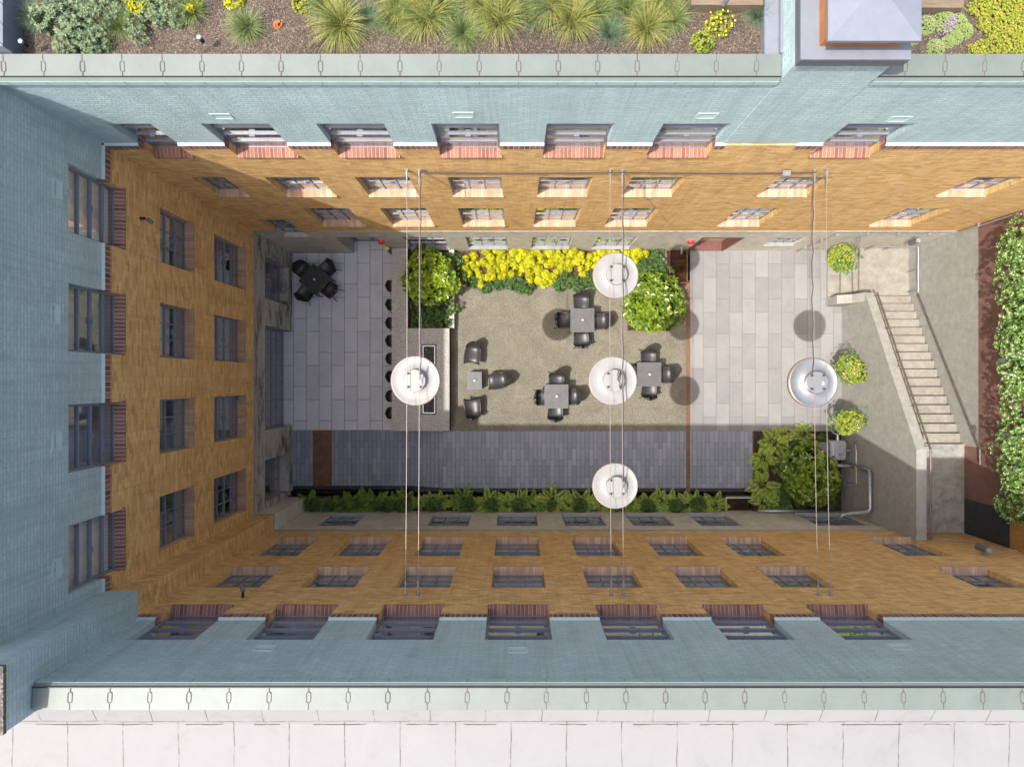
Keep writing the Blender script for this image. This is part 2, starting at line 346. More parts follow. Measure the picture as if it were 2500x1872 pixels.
# ------------------------------------------------------------ walls
DN,DS,DW=4.30,4.35,7.486
class Side:
    def __init__(s,k,D): s.k=k; s.D=D
    def p(s,a,d,z):
        if s.k=='N': return (a,s.D+d,z)
        if s.k=='S': return (a,-s.D-d,z)
        if s.k=='W': return (-s.D-d,a,z)
        if s.k=='E': return (s.D+d,a,z)
    def box(s,mb,a0,a1,d0,d1,z0,z1):
        p=s.p(a0,d0,z0);q=s.p(a1,d1,z1); mb.box(p[0],q[0],p[1],q[1],p[2],q[2])
    def quad(s,mb,pts): mb.poly([s.p(*t) for t in pts])
SN,SS,SW,SE=Side('N',DN),Side('S',DS),Side('W',DW),Side('E',12.86)
def panel(mb,S,a0,a1,z0,z1,holes,d=0.0,depth=.2):
    hs=[h for h in holes if h[1]>a0 and h[0]<a1 and h[3]>z0 and h[2]<z1]
    A=sorted(set([a0,a1]+[min(max(h[i],a0),a1) for h in hs for i in (0,1)]))
    Z=sorted(set([z0,z1]+[min(max(h[i],z0),z1) for h in hs for i in (2,3)]))
    for i in range(len(A)-1):
        for j in range(len(Z)-1):
            ca=(A[i]+A[i+1])/2; cz=(Z[j]+Z[j+1])/2
            if any(h[0]<ca<h[1] and h[2]<cz<h[3] for h in hs): continue
            S.quad(mb,[(A[i],d,Z[j]),(A[i+1],d,Z[j]),(A[i+1],d,Z[j+1]),(A[i],d,Z[j+1])])
    for h in hs:
        za,zb=max(h[2],z0),min(h[3],z1); dd=h[4] if len(h)>4 else depth
        for a in (h[0],h[1]): S.quad(mb,[(a,d,za),(a,dd,za),(a,dd,zb),(a,d,zb)])
        if h[3]<=z1: S.quad(mb,[(h[0],d,h[3]),(h[1],d,h[3]),(h[1],dd,h[3]),(h[0],dd,h[3])])
        if h[2]>=z0: S.quad(mb,[(h[0],d,h[2]),(h[1],d,h[2]),(h[1],dd,h[2]),(h[0],dd,h[2])])
def window(root,S,c,w,z0,z1,cols,rows,sill,rec=.14,blind=0,lit=True,inner=None,sillz=.10):
    off=neg(root); a0,a1=c-w/2,c+w/2
    fr=MB(); t=.045
    S.box(fr,a0,a1,rec,rec+.06,z0,z0+t); S.box(fr,a0,a1,rec,rec+.06,z1-t,z1)
    S.box(fr,a0,a0+t,rec,rec+.058,z0+t,z1-t); S.box(fr,a1-t,a1,rec,rec+.058,z0+t,z1-t)
    zi0,zi1=z0+t,z1-t
    for i in range(1,rows):
        z=zi0+(zi1-zi0)*i/rows
        S.box(fr,a0+t,a1-t,rec-(.02 if cols==1 else .012),rec+.05,z-.017,z+.017)
    for i in range(1,cols):
        a=a0+t+(w-2*t)*i/cols; S.box(fr,a-.011,a+.011,rec-.004,rec+.045,zi0,zi1)
    # latch on a lower row
    S.box(fr,c-.05,c+.05,rec-.05,rec-.022,zi0+(zi1-zi0)*.5-.012,zi0+(zi1-zi0)*.5+.012)
    o=fr.build('window',m['frame'],root,off=off)
    g=MB(); S.quad(g,[(a0+t,rec+.014,zi0),(a1-t,rec+.014,zi0),(a1-t,rec+.014,zi1),(a0+t,rec+.014,zi1)]); g.build('pane',m['glass'],o)
    if sill:
        s=MB(); e=.0
        pts=[(-.045,z0-.05),(-.045,z0+.004),(rec-.002,z0+.04),(rec-.002,z0-.05)]
        for a in (0,):
            A0,A1=a0-.0,a1+.02
            v=[S.p(A,d,z) for A in (A0,A1) for d,z in pts]
            n=len(s.v); s.v+=v
            s.f+=[(n,n+1,n+2,n+3),(n+7,n+6,n+5,n+4)]+[(n+i,n+4+i,n+4+(i+1)%4,n+(i+1)%4) for i in range(4)]
        s.build('sill',m[sill],o)
    # room behind the glass
    r=MB(); dz=.0; b0=rec+.057; D2=b0+.75; a0-=.003; a1+=.003; z1+=.003
    S.quad(r,[(a0,D2,z0-.35),(a1,D2,z0-.35),(a1,D2,z1),(a0,D2,z1)])
    S.quad(r,[(a0,b0,z1),(a1,b0,z1),(a1,D2,z1),(a0,D2,z1)])
    for a in (a0,a1): S.quad(r,[(a,b0,z0-.35),(a,D2,z0-.35),(a,D2,z1),(a,b0,z1)])
    S.quad(r,[(a0,b0,z0-.35),(a1,b0,z0-.35),(a1,D2,z0-.35),(a0,D2,z0-.35)])
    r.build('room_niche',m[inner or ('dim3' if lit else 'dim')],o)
    a0+=.006; a1-=.006; z1-=.003; s=MB(); S.box(s,a0,a1,b0+.004,b0+(.20 if lit else .10),z0-.03,z0+.02); s.build('inner_sill',m['inner'],o)
    if blind:
        k=MB(); zb=z1-(z1-z0)*blind; S.box(k,a0+.03,a1-.03,b0+.03,b0+.036,zb,z1-.01); k.build('blind',m['blind'],o)
    return o
def holes_of(lst): return [(c-w/2,c+w/2,z0,z1) for (c,w,z0,z1,*_) in lst]
TOPZ=(9.60,11.13); MIDZ=(6.78,8.21); LOWZ=(3.72,5.58)
W=1.15
def wing(name,label,S,base,a0,a1,zb,wins,extra_holes,base_mat,skip_top=None,teal_top=12.80,low_a=None):
    root=thing(name,label,'building',base); off=neg(root)
    hs=holes_of(wins)+extra_holes
    lo=low_a or (a0,a1)
    b=MB(); panel(b,S,lo[0],lo[1],zb,2.92,hs,0,.35); 
    bm=b.build('concrete_wall',m[base_mat],root,off=off)
    # ledge in segments
    l=MB(); segs=[lo[0]]; 
    cut=sorted([(h[0],h[1]) for h in hs if h[2]<2.95<h[3]])
    x=lo[0]
    for c in cut+[(lo[1],lo[1])]: l=MB(); S.box(l,x,c[0],-.03,.02,2.92,3.0); x=c[1]; l.build('ledge',m['concE'],bm)
    b=MB(); panel(b,S,a0,a1,2.98,9.97,hs,0,.2); b.build('brick_wall',m['buff'],root,off=off)
    gaps=[skip_top] if skip_top else []
    segs=[]; x=a0
    for g in gaps: segs.append((x,g[0])); x=g[1]
    segs.append((x,a1))
    t=MB();tp=MB()
    for s0,s1 in segs:
        bc=sorted([(h[0],h[1]) for h in hs if h[2]<9.98<10.16<h[3] and h[1]>s0 and h[0]<s1]); x=s0
        for c in bc+[(s1,s1)]:
            b=MB(); panel(b,S,x,c[0],9.97,10.17,[],-.012,.2)
            for e_ in (x,c[0]): S.quad(b,[(e_,-.012,9.97),(e_,.2,9.97),(e_,.2,10.17),(e_,-.012,10.17)])
            S.quad(b,[(x,-.012,9.97),(c[0],-.012,9.97),(c[0],0,9.97),(x,0,9.97)])
            b.build('brick_course',m['redbrickN'],root,off=off); x=c[1]
        cuts=sorted([(h[0],h[1]) for h in hs if h[2]<10.17<h[3] and h[1]>s0 and h[0]<s1]); x=s0
        for c in cuts+[(s1,s1)]:
            S.quad(tp,[(x,-.012,10.17),(c[0],-.012,10.17),(c[0],.035,10.20),(x,.035,10.20)]); x=c[1]
        panel(t,S,s0-(.06 if s0==a0 else 0),s1+(.06 if s1==a1 else 0),10.20,teal_top,hs,.035,.2)
    tw=t.build('painted_wall',m['teal'],root,off=off); tp.build('ledge',m['tealp'],tw)
    return root
def vent(root,S,a,z,d=.04):
    v=MB(); w,h,t=.17,.12,.03
    S.box(v,a-w,a+w,d-.015,d,z+h-t,z+h); S.box(v,a-w,a+w,d-.015,d,z-h,z-h+t)
    S.box(v,a-w,a-w+t,d-.015,d,z-h+t,z+h-t); S.box(v,a+w-t,a+w,d-.015,d,z-h+t,z+h-t)
    S.quad(v,[(a-w+t,d-.01,z-h+t),(a+w-t,d-.01,z-h+t),(a+w-t,d-.001,z+h-t),(a-w+t,d-.001,z+h-t)])
    v.build('vent',m['tealp'],root,off=neg(root))
def coping(root,S,a0,a1,x0,pitch,d0=.0,d1=.36,cable=True):
    off=neg(root)
    c=MB(); pts=[(d0,12.74),(d0,12.86),(d0+.035,12.89),(d1,12.92),(d1,12.6)]
    n=len(pts); v=[S.p(A,d,z) for A in (a0,a1) for d,z in pts]; c.v+=v
    c.f+=[tuple(range(n)),tuple(reversed(range(n,2*n)))]+[(i,n+i,n+(i+1)%n,(i+1)%n) for i in range(n)]
    o=c.build('coping',m['coping'],root,off=off)
    f=MB(); S.box(f,a0,a1,d0-.006,d0+.002,12.73,12.85); f.build('fascia',m['fascia'],o)
    s=MB(); k=math.ceil((a0+.1-x0)/pitch)
    rr=random.Random(3)
    while x0+k*pitch<a1-.05:
        a=x0+k*pitch+rr.uniform(-.006,.006); cz=lambda d:12.896+(d-d0)*.08
        w=rr.uniform(.004,.007); s=MB()
        def strip(da,db,a_=a,w_=w):
            v=[S.p(a_-w_,da,cz(da)),S.p(a_+w_,da,cz(da)),S.p(a_+w_,db,cz(db)),S.p(a_-w_,db,cz(db))]; s.poly(v)
        strip(d0+.05,d0+.105); strip(d0+.275,d1-.005)
        n=14; ri=[];ro=[]
        mid=d0+.187
        for q in range(n):
            an=2*math.pi*q/n; ca,sa=math.cos(an),math.sin(an)
            e=.045 if sa>0 else -.045
            if abs(sa)<1e-6:e=0
            ri.append((a+ca*.026,mid+e+sa*.026)); ro.append((a+ca*(.026+w*1.9),mid+e+sa*(.026+w*1.9)))
        for q in range(n):
            q2=(q+1)%n
            s.poly([S.p(x,d,cz(d)) for x,d in (ri[q],ri[q2],ro[q2],ro[q])])
        S.quad(s,[(a-.003,d0-.008,12.74),(a+.003,d0-.008,12.74),(a+.003,d0-.008,12.85),(a-.003,d0-.008,12.85)])
        k+=1
        s.build('joint_sealant',m['seal'],o)
    if cable:
        t=MB(); t.tube([S.p(a0,d0+.042,12.91),S.p(a1,d0+.042,12.91)],.009,6); t.build('lightning_cable',m['dark'],o)
    return o
# --- north wing
topN=[(-6.5,.72),(-4.706,W),(-2.761,W),(-.811,W),(1.148,W),(3.127,W),(6.25,W)]
midN=[(-6.49,.70),(-4.70,W),(-2.78,W),(-.815,W),(1.14,W),(3.11,W),(6.25,W),(10.42,W)]
lowN=[(-4.70,W),(-2.76,W),(-.81,W),(1.15,W),(3.12,W),(6.25,W),(10.46,W)]
winsN=[(c,w)+TOPZ+('t',) for c,w in topN]+[(c,w)+MIDZ+('m',) for c,w in midN]+[(c,w)+LOWZ+('l',) for c,w in lowN]
winsN+=[(-6.47,.76,2.2,4.4,'s')]
baseN=[(-2.70,1.25,.35,2.13,'b'),(-.81,1.25,.45,2.13,'b'),(1.2,1.22,.45,2.13,'b'),(3.17,1.2,.45,2.13,'b'),(8.43,.95,.95,2.1,'b')]
doorsN=[(-5.38,-4.09,-.52,2.13,.5),(5.73,6.99,-.02,2.13,.38)]
north=wing('north_wing','sunlit north wing of buff brick with teal painted top storey above the yellow flower bed',SN,(2,DN,0),-DW,16.5,-.55,winsN+baseN,doorsN,'conc',skip_top=(3.9,5.2),low_a=(-DW,12.86))
def dowins(root,S,wins,sx,bl=None,lit=True):
    for i,(c,w,z0,z1,t) in enumerate(wins):
        cols,rows={'t':(1,4),'m':(3,3),'l':(3,4),'s':(2,4),'b':(3,3)}[t]
        sill={'t':'silred_'+sx,'m':'silbuf_'+sx,'l':'silbuf_'+sx,'s':None,'b':'concE'}[t]
        window(root,S,c,w,z0,z1,cols,rows,sill,blind=(bl or {}).get(i,0),lit=lit,rec=.07 if t=='b' else .14)
dowins(north,SN,winsN+baseN,'x',{1:.3,3:.25,10:.4,17:.35,5:.3},True)
for x in (-4.52-.05,-.76,2.97,6.0): pass
for vx,vy in ((480,250),(1001,247),(1526,249),(1941,256)):
    d=(DN+.05)*F/(NY-vy); vent(north,SN,(vx-NX)*d/F,H-d)
# sloped concrete sills on ground windows
for c,w,z0,z1,t in []:
    S=SN; S.quad(s,[(c-w/2,-.0,z0+.004),(c+w/2,-.0,z0+.004),(c+w/2,.239,z0+.03),(c-w/2,.239,z0+.03)])
# glazed door in the shaded corner
off=neg(north)
d=MB(); S=SN
for a0,a1 in ((-5.38,-5.30),(-4.77,-4.70),(-4.17,-4.09)): S.box(d,a0,a1,.40,.46,-.5,2.12)
for z in (-.5,.15,.85,1.5,2.05): S.box(d,-5.30,-4.17,.405,.455,z,z+.06)
dd=d.build('glazed_door',m['frame'],north,off=off)
g=MB(); S.quad(g,[(-5.3,.43,-.5),(-4.17,.43,-.5),(-4.17,.43,2.1),(-5.3,.43,2.1)]); g.build('pane',m['glass'],dd)
g=MB(); S.quad(g,[(-5.38,.9,-.5),(-4.09,.9,-.5),(-4.09,.9,2.12),(-5.38,.9,2.12)]); S.quad(g,[(-5.38,.5,-.5),(-4.09,.5,-.5),(-4.09,.9,-.5),(-5.38,.9,-.5)])
S.quad(g,[(-5.38,.5,2.12),(-4.09,.5,2.12),(-4.09,.9,2.12),(-5.38,.9,2.12)])
for a in (-5.38,-4.09): S.quad(g,[(a,.5,-.5),(a,.9,-.5),(a,.9,2.12),(a,.5,2.12)])
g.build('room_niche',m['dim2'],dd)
g=MB(); S.box(g,-4.86,-4.83,.36,.385,.45,.75); g.build('handle',m['galv'],dd)
# red framed door
d=MB()
S.box(d,5.732,5.80,-.012,.37,0,2.10); S.box(d,6.92,6.988,-.012,.37,0,2.10); S.box(d,5.80,6.92,-.012,.37,2.03,2.10); S.box(d,5.80,6.92,-.012,.37,0,.05)
rd=d.build('door_frame',m['oxide'],north,off=off)
d=MB(); S.box(d,5.80,6.92,.30,.36,.05,2.03); dl=d.build('door',m['beige'],rd)
d=MB(); S.box(d,5.88,5.91,.25,.30,.95,1.1); d.build('handle',m['galv'],dl)
coping(north,SN,-8.4,3.84,.078,.567); coping(north,SN,5.19,17,5.62,.567)
# --- rooftop stair tower on the north wing
t=MB(); t.box(3.86,5.20,4.322,7.5,10.17,13.44)
tw=t.build('tower_wall',m['teal'],north,off=off)
t=MB(); t.box(3.86,5.20,4.301,4.42,9.965,10.17); t.build('tower_base',m['buff'],north,off=off)
t=MB(); t.box(3.82,5.27,4.25,7.55,13.44,13.62); cp=t.build('tower_cap',m['metald'],north,off=off)
t=MB(); t.box(3.815,5.275,4.245,7.555,13.60,13.635); t.build('cap_top',m['metal'],cp)
t=MB(); t.box(4.06,5.12,4.42,7.4,13.635,14.0); t.build('wood_curb',m['coppr'],cp)
t=MB(); x0,x1,y0,y1,z=3.99,5.17,4.29,7.5,13.99
ap1=(4.58,4.95,14.16); ap2=(4.58,6.9,14.16)
t.prism([(x0,y0),(x1,y0),(x1,y1),(x0,y1)],z,z+.05)
n=len(t.v); t.v+=[(x0,y0,z+.052),(x1,y0,z+.052),(x1,y1,z+.052),(x0,y1,z+.052),ap1,ap2]
t.f+=[(n,n+1,n+4),(n+1,n+2,n+5,n+4),(n+2,n+3,n+5),(n+3,n,n+4,n+5)]
t.build('hipped_roof',m['metal'],cp)
# roof body of the north wing
t=MB(); t.box(-8.5,17,4.40,9.5,12.2,12.66); t.build('roof_slab',m['concE'],north,off=off)
t=MB(); t.box(-12.2,17,9.3,9.5,-.7,12.2); t.build('outer_wall',m['buff'],north,off=off)
# --- west wing
colsW=[3.09,1.066,-.994,-3.05]
winsW=[(c,1.16)+TOPZ+('t',) for c in colsW]+[(c,1.16)+MIDZ+('m',) for c in colsW]+[(c,1.16)+LOWZ+('l',) for c in colsW]
baseW=[(3.11,1.27,-.1,2.06,'b'),(-3.05,1.25,-.1,2.06,'b')]
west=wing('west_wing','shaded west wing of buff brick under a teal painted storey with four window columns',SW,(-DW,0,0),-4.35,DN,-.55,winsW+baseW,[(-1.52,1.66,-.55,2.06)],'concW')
for i,(c,w,z0,z1,t) in enumerate(winsW): 
    cols,rows={'t':(1,4),'m':(3,3),'l':(3,4)}[t]
    bl={0:.95,3:.95,4:.6,5:.6}.get(i,0)
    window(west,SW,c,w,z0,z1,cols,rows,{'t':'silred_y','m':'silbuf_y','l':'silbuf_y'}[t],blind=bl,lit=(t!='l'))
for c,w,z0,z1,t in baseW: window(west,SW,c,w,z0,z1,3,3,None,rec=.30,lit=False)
# big glazing
S=SW; off=neg(west); d=MB()
for a in (-1.52,.02,1.60): S.box(d,a,a+.06,.30,.36,-.5,2.06)
for z in (-.5,2.0): S.box(d,-1.46,1.60,.302,.358,z,z+.06)
for a in (-1.46+i*.248 for i in range(1,6)): pass
for z in (.15,.65,1.15,1.6): S.box(d,-1.46,1.60,.31,.34,z,z+.025)
for k in range(1,6):
    for base in (-1.46,.08): S.box(d,base+k*.25,base+k*.25+.02,.312,.338,-.44,2.0)
gd=d.build('glazed_door',m['frame'],west,off=off)
g=MB(); S.quad(g,[(-1.5,.33,-.5),(1.64,.33,-.5),(1.64,.33,2.06),(-1.5,.33,2.06)]); g.build('pane',m['glass'],gd)
g=MB(); S.quad(g,[(-1.52,1.0,-.5),(1.66,1.0,-.5),(1.66,1.0,2.06),(-1.52,1.0,2.06)]); S.quad(g,[(-1.52,.345,2.058),(1.66,.345,2.058),(1.66,1.,2.058),(-1.52,1.,2.058)])
S.quad(g,[(-1.52,.4,-.5),(1.66,.4,-.5),(1.66,1.,-.5),(-1.52,1.,-.5)])
for a in (-1.52,1.66): S.quad(g,[(a,.352,-.5),(a,1.,-.5),(a,1.,2.06),(a,.352,2.06)])
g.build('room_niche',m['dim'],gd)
for vx,vy in ((122,408),(118,678),(121,952),(121,1228)):
    d_=(DW+.05)*F/(NX-vx); vent(west,SW,(NY-vy)*d_/F,H-d_)
coping(west,SW,-3.88,4.2,.1,.567)
t=MB(); t.box(-12,-7.60,-9,9.5,12.2,12.66); t.build('roof_slab',m['roof'],west,off=off)
t=MB(); t.box(-12.2,-12.0,-9.5,9.3,-.7,12.66); t.build('outer_wall',m['buff'],west,off=off)
# corner pier
t=MB(); t.box(-DW,-6.92,-4.36,-3.89,-.5,2.95); pw=t.build('concrete_pier',m['conc'],west,off=off)
t=MB(); t.box(-DW,-6.90,-4.36,-3.87,2.92,2.99); t.build('ledge',m['concE'],pw)
t=MB(); t.box(-DW,-6.92,-4.36,-3.89,2.99,10.12); t.build('brick_pier',m['buff'],west,off=off)
t=MB(); t.box(-DW-.4,-6.90,-4.78,-3.87,10.12,13.40); pt=t.build('painted_pier',m['teal'],west,off=off)
t=MB(); t.box(-DW-.4,-6.885,-4.79,-3.86,13.40,13.46); t.build('pier_cap',m['rough'],pt)
# --- south wing
winsS=[(c,W)+TOPZ+('t',) for c in (-5.97,-3.956,-1.92,.095,2.165,4.21,6.2)]
winsS+=[(c,W)+(6.92,8.33,'m') for c in (-5.91,-3.91,-1.90,.12,2.165,4.2,6.22,10.35)]
winsS+=[(c,W)+(3.93,5.76,'l') for c in (-5.93,-3.91,-1.9,.11,2.165,4.2,6.22,10.35)]
baseS=[(c,w,.5,2.26,'b') for c,w in ((-5.34,1.17),(-1.96,1.25),(.13,1.25),(2.19,1.25),(4.24,1.25),(6.27,1.25))]+[(9.98,1.63,.5,2.2,'b')]
south=wing('south_wing','shaded south wing of buff brick with teal top storey behind the fern bed',SS,(2,-DS,0),-6.92,16.5,-.55,winsS+baseS,[],'conc',low_a=(-6.92,16.5))
dowins(south,SS,winsS+baseS,'x',{0:.25,7:.4,8:.35,9:.5,10:.5,11:.4,12:.4,13:.3},True)
for vx,vy in ((573,1401),(1118,1405),(1943,1398)):
    d_=(DS+.05)*F/(vy-NY); vent(south,SS,(vx-NX)*d_/F,H-d_)
coping(south,SS,-6.88,17,-.09,.568)
off=neg(south); t=MB()
v=[]
t.poly([(-12,-4.71,12.84),(17,-4.71,12.84),(17,-5.04,12.66),(-12,-5.04,12.66)])
t.build('cant_strip',m['roof'],south,off=off)
t=MB(); t.box(-12,17,-9.5,-4.45,12.2,12.657); t.build('roof_slab',m['roof'],south,off=off)
for q in range(26):
    xs=-11.8+q*1.1+R.uniform(0,.4); ln=R.uniform(.3,.95); sm=MB(); sm.tube([(xs+ln*i/6,-5.045+R.uniform(-.008,.008),12.663) for i in range(7)],.004,4); sm.build('roof_seam',m['seal'],south,off=off)
t=MB(); t.box(-12,17,-9.5,-9.3,-.7,12.2); t.build('outer_wall',m['buff'],south,off=off)
# ------------------------------------------------------------ ground
def struct(name,mb,mt,kind='structure'): return tag(mb.build(name,m[mt]),kind=kind)
g=MB(); g.poly([(-400,-400,-.75),(400,-400,-.75),(400,400,-.75),(-400,400,-.75)]); struct('ground',g,'concF')
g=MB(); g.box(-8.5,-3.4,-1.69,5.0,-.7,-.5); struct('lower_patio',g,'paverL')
g=MB(); g.box(-7.49,-3.32,-3.58,-1.69,-.7,-.502); struct('lower_path',g,'strip')
g=MB()
for i,(xa,xb) in enumerate(((-3.32,-3.02),(-3.02,-2.72),(-2.72,-2.415))):
    z=-.5+.125*(i+1); g.box(xa,xb,-3.58,-1.69,-.7,z); 
struct('path_steps',g,'strip')
g=MB(); g.box(-2.415,5.756,-3.58,-1.69,-.7,0); g.box(5.884,7.98,-3.58,-1.69,-.7,0); struct('upper_path',g,'strip')
g=MB(); g.box(-2.06,5.756,-1.688,3.12,-.7,.003); g.box(-2.06,5.74,3.12,4.32,-.7,-.05); struct('aggregate_terrace',g,'aggr')
g=MB(); g.box(5.884,10.92,-1.688,4.7,-.7,.002); struct('paved_deck',g,'paver')
g=MB(); g.box(7.98,10.92,-4.40,-1.69,-.7,-.03); struct('planting_soil',g,'soil')
g=MB(); g.box(-7.49,7.1,-4.4,-3.86,-.7,-.06); struct('fern_bed_soil',g,'soil')
g=MB(); g.box(-7.49,-3.3,-3.70,-3.58,-.7,-.53); g.box(-3.3,7.98,-3.70,-3.58,-.7,-.03); struct('gravel_strip',g,'gravel')
g=MB(); g.box(-7.49,7.98,-3.86,-3.72,-.7,-.3); struct('rill_water',g,'water')
# rusted channel strips
c=MB(); c.box(5.755,5.885,-3.72,3.30,-.6,.006)
ch=c.build('steel_channel',m['corten']); tag(ch,'long rust coloured steel strip dividing the gravel terrace from pale pavers','steel edging')
g=MB()
for i in range(110):
    y=-1.6+i*.045; 
    for x in (5.775,5.80,5.825,5.85): 
        if (i//4)%3!=2: g.box(x,x+.012,y,y+.022,.0062,.0075)
g.build('grating_slots',m['cortend'],ch)
gr=MB(); gr.box(-6.80,-6.145,-3.58,-1.70,-.52,-.494)
gp=gr.build('drain_grate',m['corten']); tag(gp,'rust brown cast grate panel with key pattern set in the shaded path','grate')
q=MB()
for j in range(4):
    y0=-1.84-.44*j
    for i in range(4):
        x0=-6.73+.14*i
        for k,(dx,w) in enumerate(((0,.012),(.035,.012),(.07,.012),(.10,.012))):
            q.box(x0+dx,x0+dx+w,y0-.13 if k%2 else y0-.30,y0-.0 if k%2 else y0-.15,-.494,-.488)
        q.box(x0,x0+.112,y0-.012,y0,-.494,-.4882); q.box(x0,x0+.112,y0-.30,y0-.288,-.494,-.4882); q.box(x0+.035,x0+.082,y0-.17,y0-.158,-.494,-.4882)
q.build('key_pattern',m['cortend'],gp)
# edging boards
e=MB(); e.box(7.96,7.985,-3.58,-1.70,-.1,.03); e.box(7.985,8.01,-3.9,-3.6,-.3,.02); tag(e.build('garden_edging',m['cortend']),'thin rusted edging along the left side of the southeast planting bed','edging')
e=MB(); e.box(-7.4,7.1,-3.875,-3.86,-.4,.02); tag(e.build('bed_edging',m['cortend']),'thin dark rusted edging between the fern bed and the water rill','edging')
# stone bar counter with fire strip
ct=thing('bar_counter','speckled grey stone bar counter with sunken fire strip, white lamp hanging above','bar counter',(-2.9,0,0)); off=neg(ct)
t=MB(); t.prism([(-3.93,-1.64),(-2.06,-1.64),(-2.06,1.68),(-3.41,1.68),(-3.41,4.28),(-3.93,4.28)],.47,.55)
t.build('countertop',m['terr'],ct,off=off)
t=MB(); t.prism([(-3.6,-1.60),(-2.09,-1.60),(-2.09,1.64),(-3.42,1.64),(-3.42,4.28),(-3.6,4.28)],-.6,.47)
t.build('base',m['terr'],ct,off=off)
x0,x1,y0,y1=-2.97,-2.475,-1.12,1.17
fp=MB(); fp.box(x0,x1,y0,y1,.551,.556); f1=fp.build('fire_trough',m['dark'],ct,off=off)
fp=MB()
for a in ((x0+.045,x1-.045,y1-.075,y1-.045),(x0+.045,x1-.045,y0+.045,y0+.075),(x0+.045,x0+.075,y0+.075,y1-.075),(x1-.075,x1-.045,y0+.075,y1-.075)): fp.box(*a,.556,.572)
fp.build('steel_frame',m['galv'],f1)
fp=MB(); fp.box(x0+.08,x1-.08,y0+.08,y1-.08,.556,.561)
for i in range(420):
    x=R.uniform(x0+.09,x1-.09);y=R.uniform(y0+.09,y1-.09);r=R.uniform(.008,.02)
    a=R.uniform(0,3); fp.prism([(x+r*math.cos(a+k*1.257),y+r*math.sin(a+k*1.257)) for k in range(5)],.561,.561+r)
fp.build('lava_rock',m['lava'],f1)
# planter behind the counter
pl=MB(); pl.box(-3.40,-1.95,1.70,4.29,-.5,.28); pb=struct('planter_soil',pl,'soil')
pl=MB(); pl.box(-2.10,-1.93,1.70,4.28,-.5,.30); tag(pl.build('planter_edge',m['conc']),'low concrete edge of the raised planter beside the gravel terrace','planter wall')
pl=MB(); pl.box(-1.93,5.05,3.15,4.29,-.4,.012); struct('flower_bed_soil',pl,'redsoil')
pl=MB(); pl.box(3.82,5.10,1.66,3.15,-.4,.0125); struct('shrub_bed_soil',pl,'soil')
e=MB(); e.box(3.79,3.82,1.64,3.12,-.1,.06); e.box(3.82,5.10,1.63,1.66,-.1,.06); e.box(5.10,5.125,1.64,3.2,-.1,.06)
tag(e.build('shrub_bed_edging',m['corten']),'square rusted steel edging round the sunlit leafy shrub by the steel strip','edging')
# water trough
tr=thing('water_trough','rusted steel water trough with amber water against the north wall','fountain',(5.45,3.7,0)); off=neg(tr)
x0,x1,y0,y1=5.12,5.72,3.17,4.27
t=MB(); t.box(x0,x1,y0,y0+.03,0,.34); t.box(x0,x1,y1-.03,y1,0,.34); t.box(x0,x0+.03,y0+.03,y1-.03,0,.34); t.box(x1-.03,x1,y0+.03,y1-.03,0,.34); t.build('basin',m['cortend'],tr,off=off)
t=MB(); t.box(x0+.03,x1-.03,y0+.03,y1-.03,.05,.24); t.build('water',m['waterbrown'],tr,off=off)
t=MB(); t.tube([(5.42,4.3,.75),(5.42,4.12,.75),(5.42,4.08,.70)],.03,10); t.build('spout',m['galv'],tr,off=off)
t=MB(); t.box(7.1,7.96,-4.34,-3.9,-.3,-.12); pit=t.build('catch_basin',m['waterbrown']); tag(pit,'dark square water basin at the east end of the fern bed','basin')
t=MB(); t.box(7.1,7.98,-3.92,-3.88,-.3,.03); t.box(7.06,7.10,-4.34,-3.88,-.3,.03); t.build('rim',m['conc'],pit)
# ------------------------------------------------------------ east stair
XW=12.86
st=thing('concrete_stair','worn concrete stair climbing south between a sloped parapet and the tall east wall','staircase',(11.9,0,0)); off=neg(st)
t=MB()
t.box(10.40,10.78,2.70,4.29,-.5,.125); t.box(10.78,11.12,2.70,4.29,-.5,.25); t.box(11.12,11.26,2.70,4.29,-.5,.375); t.build('low_steps',m['concF'],st,off=off)
t=MB(); t.box(11.26,XW,2.68,4.29,-.5,.5); t.build('landing',m['concF'],st,off=off)
NT=18; rise=(3.24-.5)/NT; run=(2.68+1.82)/(NT-1)
for i in range(NT-1):
    y1=2.68-i*run; z=.5+rise*(i+1); t=MB(); t.box(11.2,12.84,y1-run,y1,-.5 if i==0 else z-.45,z-.035)
    t.box(11.2,12.84,y1-run-.0,y1+.028,z-.034,z)
    t.build('step',m['concF'],st,off=off)
t=MB(); t.box(11.2,XW,-4.34,-1.82,2.6,3.24); t.build('upper_landing',m['concS'],st,off=off)
# parapet
pa=thing('stair_parapet','smooth concrete parapet wall with sloped top on the courtyard side of the stair','wall',(11.06,0,0)); off=neg(pa)
yz=[(2.72,1.5),(-1.87,4.2),(-4.34,4.2)]
t=MB(); n=0
for x in (10.92,11.20):
    for y,z in yz: t.v+=[(x,y,-.5),(x,y,z)]
